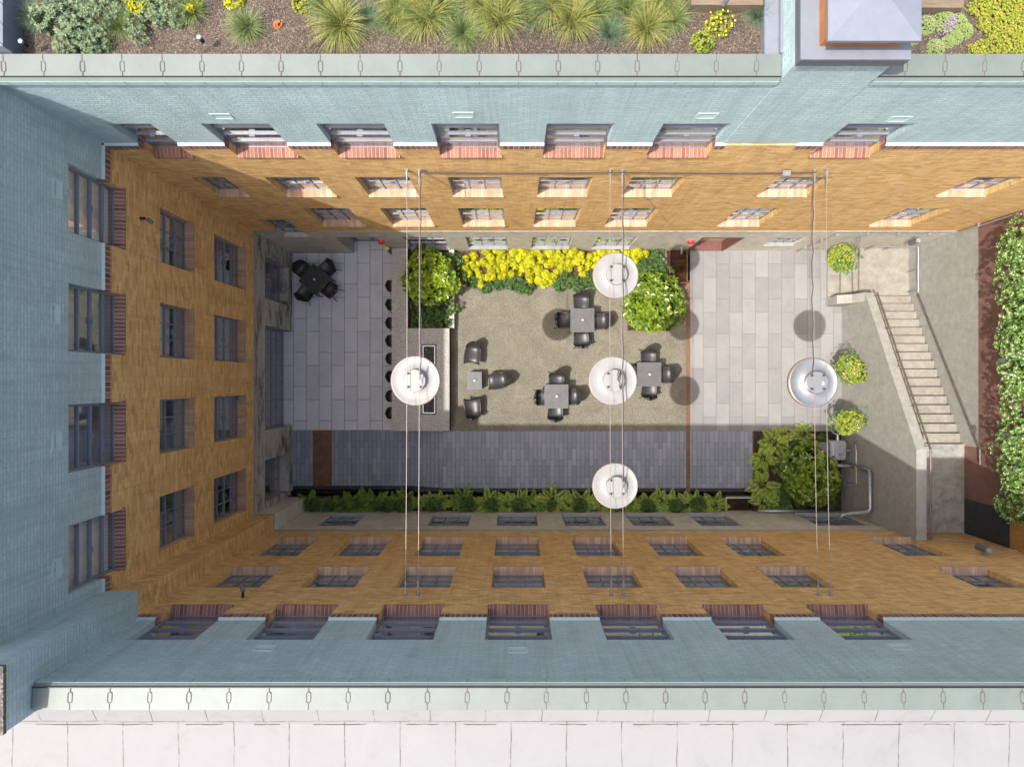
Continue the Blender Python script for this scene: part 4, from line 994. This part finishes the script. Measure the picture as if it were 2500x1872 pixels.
gl=[(1006,583),(1026,572),(1040,600),(1063,546),(1080,572),(1062,588),(1102,560),(1120,580),(1139,548),(1152,572),(1146,596),(1170,590),(1184,566),(1197,542),(1222,558),(1243,548),(1212,582),(1270,562),(1290,552),(1262,582),(1310,545),(1338,540),(1362,540),(1382,556),(1384,542)]
gl+=[(1014,560),(1050,565),(1092,590),(1115,545),(1132,565),(1162,555),(1190,600),(1230,575),(1326,560),(1205,545)]
gl.sort()
for i,(vx,vy) in enumerate(gl):
    x,y,_=P(vx,vy,.4); place('golden_plant',golds[i%5],(x,y,.01),RV.uniform(0,6.28),(RV.uniform(.6,1.12),)*2+(RV.uniform(.6,1.2),),'bright golden leafy plant, %s from the left along the north wall'%ordw[i],'plant','golden plants along the north wall')
# mid green perennials
def peren(r,rad,h,tips,Lf=.085,Wf=.035): return bush(r,rad,rad,h,tips,Lf,Wf,6,.45,.35,.2,.05,True,h*.3)
pers=gmesh(4,lambda i:peren(RV,.26,.30,75),'perenn','leafy_perennial')
pl_=[(1100,606,'bed'),(1122,612,'bed'),(1076,610,'bed'),(1142,620,'bed'),(1228,604,'bed'),(1250,615,'bed'),(1272,602,'bed'),(1208,612,'bed'),(1292,612,'bed'),(1050,618,'bed'),(1310,606,'bed'),(1022,606,'bed'),(1396,566,'bed'),(1425,560,'bed'),(1440,588,'bed'),(1418,545,'bed'),(1404,590,'bed'),(1385,578,'bed'),(1440,610,'bed')]
pl_.sort()
for i,(vx,vy,t_) in enumerate(pl_):
    x,y,_=P(vx,vy,.25); place('leafy_perennial',pers[i%4],(x,y,.01),RV.uniform(0,6.28),RV.uniform(.8,1.1),'mid green leafy plant, %s from the left along the north flower bed'%ordw[i],'plant','green perennials in the north bed')
pp_=[(905,548),(982,562),(990,596),(962,560),(958,640),(976,662),(936,668),(906,676),(962,692),(932,694),(900,700),(886,650)]
pp_.sort(key=lambda q:(q[1]))
pd=gmesh(3,lambda i:peren(RV,.27,.26,80,.075,.03),'shrubd','leafy_perennial')
for i,(vx,vy) in enumerate(pp_):
    x,y,_=P(vx,vy,.5); place('leafy_perennial',pd[i%3],(x,y,.28),RV.uniform(0,6.28),RV.uniform(.8,1.05),'dark leafy plant, %s down from the wall in the raised planter'%ordw[i],'plant','dark perennials in the raised planter')
# wavy broad hosta like leaves round the middle shrub
def hosta(r,n=12,L_=.15):
    mb=MB(); rosette(mb,r,Vector((0,0,.08)),Vector((0,0,1)),n,L_,L_*.8,.25,.15); rosette(mb,r,Vector((0,0,.14)),Vector((0,0,1)),n//2,L_*.8,L_*.65,.5,.15); return mb
hs=gmesh(2,lambda i:hosta(RV),'sage','round_leaf_plant')
for i,(vx,vy,lb) in enumerate(((1372,692,'lowest left corner'),(1360,655,'left side'),(1368,640,'upper left'),(1391,700,'lower middle'),(1378,612,'top left near the lamp'),(1427,703,'lower right'))):
    x,y,_=P(vx,vy,.1); place('round_leaf_plant',hs[i%2],(x,y,.01),RV.uniform(0,6),RV.uniform(.8,1.1),'pale round leaved plant, %s of the steel edged shrub bed'%lb,'plant','round leaved plants by the middle shrub')
# ferns
def fern(r,nf,L_,w=.11,rise=.55,pairs=15):
    mb=MB()
    for k in range(nf):
        a=6.283*k/nf+r.uniform(-.3,.3); l=L_*r.uniform(.75,1.15); up=rise*r.uniform(.7,1.2)
        d0=Vector((math.cos(a),math.sin(a),0)); sd=Vector((-math.sin(a),math.cos(a),0))
        def pos(t): return d0*(l*(t**.9))+Vector((0,0,l*up*(1.6*t-1.25*t*t)+.05))
        for j in range(1,pairs):
            t=.12+.88*j/pairs; p=pos(t); q=pos(min(1,t+.03)); tg=(q-p).normalized() if t<.99 else d0
            wl=w*math.sin(math.pi*min(1,.12+t*.86))**.7*(1.15-t*.5)
            for s_ in (1,-1):
                dd=(sd*s_+tg*.55).normalized(); mb.leaf(p,dd,tg.cross(sd)*1.0+Vector((0,0,.4)),wl,l*.06,.1,.15,False)
        mb.leaf(pos(.97),(pos(1)-pos(.9)),Vector((0,0,1)),.03,.015,.1,0,False)
        pts=[pos(t/6) for t in range(7)]; mb.tube(pts,[.005,.0045,.004,.0035,.003,.002,.001],4,False)
    return mb
fm=gmesh(3,lambda i:fern(RV,9,.46,.13,.6,14),'fern','fern'); fml=gmesh(3,lambda i:fern(RV,8,.48,.14,.6,14),'fernl','fern')
fx=[]
x=672
while x<1560:
    fx.append((x,1092+RV.uniform(-9,7))); x+=RV.uniform(19,32)
for i,(vx,vy) in enumerate(fx):
    x,y,_=P(vx,vy,.25); z=-.06
    light=(vx>900 and RV.random()<.6) or vx>1480
    lab='%s fern in the long bed under the south wall, number %s from the left'%('pale green' if light else 'dark green','')
    place('fern',(fml if light else fm)[i%3],(x,max(y,-4.12),z),RV.uniform(0,6.28),RV.uniform(.6,1.3),'%s fern, %s from the left in the long bed below the path'%('light green' if light else 'deep green',ordw[i]),'fern','ferns in the long south bed')
fp=gmesh(3,lambda i:peren(RV,.22,.34,70,.10,.035),'shrubd','leafy_perennial')
fx2=[676,705,742,770,812,838,872,935,1010,1062,1120,1190,1255,1330,1400,1460,1510]
for i,vx in enumerate(fx2):
    x,y,_=P(vx,1094+RV.uniform(-6,8),.2); place('leafy_perennial',fp[i%3],(x,max(y,-4.15),-.06),RV.uniform(0,6),RV.uniform(.75,1.15),'low dark leafy plant among the ferns, %s of its kind from the left'%ordw[i],'plant','leafy plants between the ferns')
# south-east bed
se=[(1676,955,'fernl',1.35,'big pale'),(1655,992,'fernl',1.15,'small pale'),(1742,938,'fernl',.95,'wide'),(1652,1048,'fernl',1.25,'feathery pale'),(1657,1092,'fernl',1.2,'lowest'),(1690,1010,'fern',.6,'small dark'),(1700,940,'fernl',.8,'tiny bright'),(1690,1100,'fern',1.0,'dark low'),(1650,1020,'fern',.8,'narrow dark')]
for i,(vx,vy,mt,s_,lb) in enumerate(se):
    x,y,_=P(vx,vy,.35); place('fern',(fml if mt=='fernl' else fm)[i%3],(x,max(y,-4.0),-.03),RV.uniform(0,6),s_,'%s fern in the bed between the strip path and gas meter'%lb,'fern','ferns in the southeast bed')
for i,(vx,vy,lb) in enumerate(((1712,1015,'above'),(1700,1060,'left of'),(1735,1100,'below'),(1800,1095,'lower right of'),(1780,955,'upper right of'),(1810,1050,'right of'),(1700,1080,'lower left of'),(1725,965,'well above'))):
    x,y,_=P(vx,vy,.25); place('leafy_perennial',fp[i%3],(x,max(y,-4.05),-.03),RV.uniform(0,6),RV.uniform(.75,1.0),'dark low plant %s the round shrub by the gas meter'%lb,'plant','dark plants around the southeast shrub')
# hanging baskets
def basket(loc,arm,label):
    o=thing('hanging_basket',label,'flower basket',loc,group='hanging flower baskets')
    r=RV; mb=bush(r,.40,.38,.34,520,.06,.045,6,.5,.35,.25,-.3,True,.0); mb.build('foliage',m['lime2'],o); bush(r,.44,.41,.36,150,.07,.03,6,.4,.3,.45,-.3,True,.0).build('foliage',m['hedge'],o)
    for mt,n in (('wpet',55),('rpet',42),('opet',14)):
        f=MB()
        for i in range(n):
            d=rdir(r,-.1); p=Vector((d.x*.42,d.y*.40,d.z*.36)); rosette(f,r,p,d,5,.026,.022,.3,.1)
        f.build('flowers',m[mt],o)
    t=MB(); t.lathe([(.001,-.28),(.14,-.26),(.22,-.12),(.24,0)],(0,0,0),20); t.build('basket',m['bark'],o)
    return o
m['lime2']=leafmat('basket_leaf',[(.12,.18,.03),(.25,.32,.04),(.40,.44,.05),(.07,.12,.03)],.5,.25,.3)
def bracket(a,b_,w_,label):
    o=thing('basket_bracket',label,'bracket',a); A=Vector(a);B=Vector(b_)-A
    t=MB(); t.tube([(0,0,0),tuple(B)],.016,6); t.tube([(0,0,-.32),tuple(B*.72)],.01,6); t.tube([(0,0,-.34),(0,0,.03)],.016,6); t.build('arm',m['galv'],o)
    t=MB(); t.tube([tuple(B*.96),tuple(B*.96+Vector((0,0,-.22)))],.006,5); t.build('hook',m['dark'],o)
for (vx,vy,z,lb) in ((1822,558,1.75,'nearest the north wall'),(1839,799,1.35,'middle, hanging on the parapet'),(1838,912,1.35,'lowest, above the planting bed corner')):
    x,y,_=P(vx,vy,z+.1); b=basket((x,y,z),None,'full flower basket with yellow green leaves, %s'%lb)
    if vy<600: bracket((x+.32,4.29,z+.55),(x+.28,y-.0,z+.55),0,'galvanised bracket on the north concrete wall above the landing steps')
    else: bracket((10.92,y-.02,z+.36),(x+.12,y-.02,z+.36),0,'galvanised bracket for the %s parapet basket'%('upper' if vy<850 else 'lower'))
# hedge on the east wall
def hedge():
    r=random.Random(9); mb=MB(); fl=MB()
    lob=[(r.uniform(-3.2,4.2),r.uniform(12.55,13.6),r.uniform(5.4,5.95),r.uniform(.32,.55)) for _ in range(60)]+[(-3.0+.42*k,12.75+.12*math.sin(k*2.1),5.6,.44) for k in range(17)]
    for i in range(4600):
        y0,x0,z0,rr=r.choice(lob); d=rdir(r,-.5); p=Vector((x0+d.x*rr,y0+d.y*rr,z0+d.z*rr*.8))
        ax=(d+Vector((-.3,0,.4))).normalized(); rosette(mb,r,p,ax,6,.075,.042,.45,.3)
        if r.random()<.5: rosette(fl,r,p+ax*.05,ax,5,.015,.014,.3,.1)
    for i in range(500):
        p=Vector((r.uniform(12.9,14.6),r.uniform(-3.3,4.25),r.uniform(5.5,6.1))); rosette(mb,r,p,Vector((0,0,1)),6,.10,.05,.4,.3)
    return mb,fl
h1,h2=hedge(); hd=thing('flowering_hedge','dense green hedge dotted with tiny white flowers spilling over the east wall','hedge',(13.2,.5,5.45)); h1.build('foliage',m['hedge'],hd,off=neg(hd)); h2.build('flowers',m['wpet'],hd,off=neg(hd))
t=MB()
for i in range(12):
    y=-3.1+i*.62; t.tube([(13.3,y,5.4),(13.1,y+.1,5.7),(12.8,y+.15,5.8)],[.03,.02,.01],6)
t.build('stem',m['bark'],hd,off=neg(hd))
# ------------------------------------------------------------ roof garden
ZG=12.70
g=MB(); g.box(-7.16,3.62,4.66,9.4,12.67,ZG); g.box(5.28,17,4.66,9.4,12.67,ZG); struct('roof_garden_soil',g,'mulch')
t=MB(); r=random.Random(21)
for i in range(6500):
    x=r.uniform(-7.1,8.5);y=r.uniform(4.67,5.65)
    if 3.6<x<5.3: continue
    a=r.uniform(0,3.14);l=r.uniform(.005,.018);w=r.uniform(.002,.005);z=ZG+.004+r.uniform(0,.012); c,s=math.cos(a),math.sin(a)
    t.poly([(x-l*c+w*s,y-l*s-w*c,z),(x+l*c+w*s,y+l*s-w*c,z+.003),(x+l*c-w*s,y+l*s+w*c,z),(x-l*c-w*s,y-l*s+w*c,z+.004)])
tag(t.build('bark_chips',m['chip']),'pale splinters of bark mulch scattered over the roof garden soil','mulch',kind='stuff')
def grass(r,n,L_,w,spread=.09,droop=.9,lean=(0,0)):
    mb=MB()
    for i in range(n):
        a=r.uniform(0,6.283); q=math.sqrt(r.random()); b0=Vector((spread*q*math.cos(a),spread*q*math.sin(a),0))
        a2=a+r.gauss(0,.5); l=L_*r.uniform(.55,1.1); out=r.uniform(.10,1.0)
        d=Vector((math.cos(a2)*out+lean[0],math.sin(a2)*out+lean[1],1.0)).normalized(); side=Vector((-math.sin(a2),math.cos(a2),0)); p=b0; pts=[]
        sg=5
        for k in range(sg+1):
            ww=w*(1-(k/sg)**1.5)*.5+.0004; pts.append((p-side*ww,p+side*ww)); p=p+d*(l/sg); d=(d+Vector((math.cos(a2)*.22*droop*out,math.sin(a2)*.22*droop*out,-.26*droop*(.3+out)))).normalized()
            if p.z<.01:p.z=.01
        n0=len(mb.v)
        for u,v in pts: mb.v+=[tuple(u),tuple(v)]
        for k in range(sg): mb.f.append((n0+2*k,n0+2*k+1,n0+2*k+3,n0+2*k+2))
    return mb
gm_={'g':gmesh(3,lambda i:grass(RV,560,.42,.0045,.09,.8,(RV.uniform(-.3,.3),RV.uniform(-.3,.3))),'grassg','grass_tuft'),'y':gmesh(4,lambda i:grass(RV,620,.50,.006,.11,1.05,(RV.uniform(-.4,.4),RV.uniform(-.4,.4))),'grassy','grass_tuft'),'b':gmesh(3,lambda i:grass(RV,560,.38,.0045,.09,.85,(RV.uniform(-.25,.25),RV.uniform(-.25,.25))),'grassb','grass_tuft')}
gt=[(75,42,'b',.95,'bluish grass tuft beside the metal parapet'),(252,62,'g',.85,'pale green grass tuft between grey bushes'),(410,28,'g',.95,'green grass tuft left of the spike light'),(530,60,'g',1.05,'lone pale green grass tuft in open mulch'),(735,55,'y',1.1,'yellow arching grass clump at the left of the grass row'),(790,42,'b',.9,'soft green tuft right of the first yellow clump'),(850,50,'g',.95,'dark tipped green tuft, third of the grass row'),(922,42,'y',1.1,'second tall yellow grass clump in the row'),(1000,72,'g',1.1,'rounded pale green tuft standing forward of the row'),(1078,45,'y',1.1,'third yellow grass clump, below centre of the coping'),(1150,42,'b',1.0,'blue green tuft right of the third yellow clump'),(1235,48,'y',1.1,'fourth yellow grass clump with straw coloured base'),(1296,22,'g',1.0,'tall green tuft at the back of the row'),(1318,76,'b',.9,'small blue green tuft standing forward of the row'),(1400,62,'y',1.15,'last yellow grass clump, widest of the row'),(1455,42,'g',1.0,'green tuft at the right end of the grass row'),(1642,35,'b',.95,'grey blue grass tuft beside the pale flashing')]
for vx,vy,k,s_,lb in gt:
    vy-=9; s_*=RV.uniform(.78,1.0); x,y,_=P(vx,vy,ZG+.12); ms=gm_[k]; place('grass_tuft',ms[RV.randrange(len(ms))],(x,y,ZG),RV.uniform(0,6.28),s_,lb,'grass','grass tufts in the roof garden')
for i,(vx,vy,s_) in enumerate(((700,8,.9),(870,2,1.),(960,8,1.),(1040,5,.9),(1120,0,1.),(1190,5,1.),(1350,8,1.),(1430,2,.9))):
    x,y,_=P(vx,vy,ZG+.1); place('grass_tuft',gm_['gy'[i%2]][i%2],(x,y,ZG),RV.uniform(0,6.28),s_,'grass tuft cut by the top edge, %s of the back row from left'%ordw[i],'grass','grass tufts in the roof garden')
sg=gmesh(3,lambda i:bush(RV,.24,.22,.30,130,.05,.018,7,.5,.3,.3,.03,True,.08),'sage','grey_bush')
for i,(vx,vy,s_,lb) in enumerate(((118,38,1.15,'leftmost and largest'),(160,62,1.1,'second from the left'),(140,92,.75,'lowest on the left'),(190,30,1.,'upper middle'),(212,74,.8,'front middle'),(192,98,.6,'smallest, nearest the coping'),(288,62,.65,'right of the pale tuft'),(330,25,.9,'upper right'),(372,22,.8,'rightmost'),(240,12,.9,'at the top edge'))):
    x,y,_=P(vx,vy,ZG+.15); place('grey_bush',sg[i%3],(x,y,ZG),RV.uniform(0,6),s_,'grey green bush in the left roof garden corner, %s'%lb,'shrub','grey bushes in the roof garden')
# yellow flowering plants
yl=bush(RV,.19,.17,.20,120,.035,.012,6,.5,.3,.2,.03,True,.05)
x,y,_=P(1555,52,ZG+.1); o=thing('yellow_daisy','fine leaved plant with scattered yellow daisies left of the pale flashing','flower',(x,y,ZG)); yl.build('foliage',m['lime'],o)
f=MB()
for i in range(22):
    d=rdir(RV,.1); rosette(f,RV,Vector((d.x*.22,d.y*.2,.10+d.z*.14)),Vector((0,0,1)),8,.016,.010,.1,.05)
f.build('flowers',m['ypet'],o)
for vx,vy,mt,s_,lb in ((1516,86,'lime2',.65,'small yellow green leafy plant in front of the daisies'),(1585,5,'shrubd',.5,'small dark plant behind the daisies at the top edge'),(300,0,'gold',.9,'golden leaved plant at the top edge above grey bushes'),(405,4,'gold',.8,'golden leaved plant behind the green tuft at the top edge'),(500,0,'gold',.6,'golden leaved sprig at the top edge left of the lone tuft'),(597,48,'opet',.28,'tiny orange leaved plant alone in the mulch'),(650,6,'lime',.6,'low lime plant at the top edge left of the grass row')):
    mbx=bush(RV,.22,.2,.24,90,.06,.028,6,.5,.3,.2,.02,True,.05); x,y,_=P(vx,vy,ZG+.1); o=mbx.build('low_plant',m[mt]); o.location=(x,y,ZG); o.scale=(s_,)*3; tag(o,lb,'plant')
# sedum cushions right of the tower
def cushion(r,rad,n,Lf=.014):
    mb=MB()
    for i in range(n):
        a=r.uniform(0,6.283);q=math.sqrt(r.random()); p=Vector((rad*q*math.cos(a),rad*q*math.sin(a),.09*(1-q*q)+.01)); rosette(mb,r,p,Vector((math.cos(a)*q*.5,math.sin(a)*q*.5,1)),5,Lf,Lf*.55,.6,.2)
    return mb
sd=gmesh(2,lambda i:cushion(RV,.13,420),'sedum','sedum_cushion')
for i,(vx,vy,s_,lb) in enumerate(((2002,52,1.1,'left'),(2040,42,1.3,'upper middle'),(2068,50,1.25,'upper right'),(2066,78,.9,'lower right'),(2052,88,.75,'centre lower'),(2024,102,1.0,'lowest'),(1975,80,.8,'beside the tower roof'),(2085,65,1.0,'far right'))):
    x,y,_=P(vx,vy,ZG+.05); place('sedum_cushion',sd[i%2],(x,y,ZG),RV.uniform(0,6),s_,'soft green round sedum cushion, %s of the group right of the tower'%lb,'plant','sedum cushions right of the tower')
f=MB()
for vx,vy,n in ((2050,55,40),(2058,44,40),(2040,66,25),(2024,94,14),(2000,45,12)):
    for i in range(n):
        x,y,_=P(vx+RV.gauss(0,7),vy+RV.gauss(0,7),ZG+.13); rosette(f,RV,Vector((x,y,ZG+.13+RV.uniform(0,.03))),Vector((0,0,1)),5,.010,.007,.3,.1)
tag(f.build('purple_flowers',m['purple']),'tiny purple flowers scattered over the sedum cushions','flowers',kind='stuff')
f=MB()
for i in range(5200):
    x=RV.uniform(6.62,8.6);y=RV.uniform(4.68,5.7)
    if x<6.72+.12*math.sin(y*9)+.08*math.sin(y*23): continue
    rosette(f,RV,Vector((x,y,ZG+RV.uniform(.02,.09))),Vector((RV.uniform(-.3,.3),RV.uniform(-.3,.3),1)),5,.022,.014,.5,.2)
tag(f.build('ground_cover',m['lime']),'dense lime and reddish ground cover at the right end of the roof garden','ground cover',kind='stuff')
# timber edging boards
for (xa,xb,y,lb) in ((2.55,3.58,5.36,'timber board edging behind the daisies left of the tower'),(5.30,6.45,5.32,'timber board edging above the purple flowers right of the tower')):
    t=MB(); t.box(xa,xb,y,y+.20,ZG,ZG+.22); tag(t.build('timber_edging',m['wood']),lb,'edging')
for (a,b_,lb) in (((3.35,5.75,ZG),(3.0,5.35,ZG+.25),'short grey pipe poking out by the timber edging'),((6.0,5.32,ZG),(6.5,5.9,ZG+.3),'slanted dark grey pipe above the ground cover'),((-4.0,5.42,ZG),(-3.93,5.9,ZG+.25),'pale grey pipe behind the lone grass tuft')):
    t=MB(); t.tube([a,b_],.03,8); tag(t.build('pipe',m['metald']),lb,'pipe')
SKY=.15;SUN=2.95;EXPO=.87;DUST=5.8;AIR=1.0
# ------------------------------------------------------------ world, sun, camera
w=bpy.data.worlds.new('World'); sc.world=w; w.use_nodes=True; nt=w.node_tree
sky=nt.nodes.new('ShaderNodeTexSky'); sky.sky_type='NISHITA'; sky.sun_disc=False; sky.dust_density=DUST; sky.air_density=AIR
dirv=Vector((-.428,-.224,1.0)).normalized()
sky.sun_elevation=math.asin(dirv.z); sky.sun_rotation=math.atan2(dirv.x,dirv.y)
bg=nt.nodes['Background']; bg.inputs[1].default_value=SKY; L(nt,sky.outputs[0],bg.inputs[0])
ld=bpy.data.lights.new('sun','SUN'); ld.energy=SUN; ld.angle=math.radians(.53); ld.color=(1,.95,.87)
lo=bpy.data.objects.new('sun',ld); col.objects.link(lo); lo.rotation_euler=dirv.to_track_quat('Z','Y').to_euler(); lo.location=(0,0,40)
cd=bpy.data.cameras.new('camera'); cam=bpy.data.objects.new('camera',cd); col.objects.link(cam); sc.camera=cam
cd.lens=24.0; cd.sensor_width=36; cd.sensor_fit='HORIZONTAL'; cd.shift_x=-.0009; cd.shift_y=-.0032; cd.clip_end=2000; cd.clip_start=.1
cam.location=(0,0,H); cam.rotation_euler=(0,0,0)
sc.view_settings.view_transform='Standard'; sc.view_settings.look='None'; sc.view_settings.exposure=EXPO; sc.view_settings.gamma=1
sc.cycles.max_bounces=8; sc.cycles.diffuse_bounces=4; sc.cycles.transparent_max_bounces=12; sc.cycles.sample_clamp_indirect=8
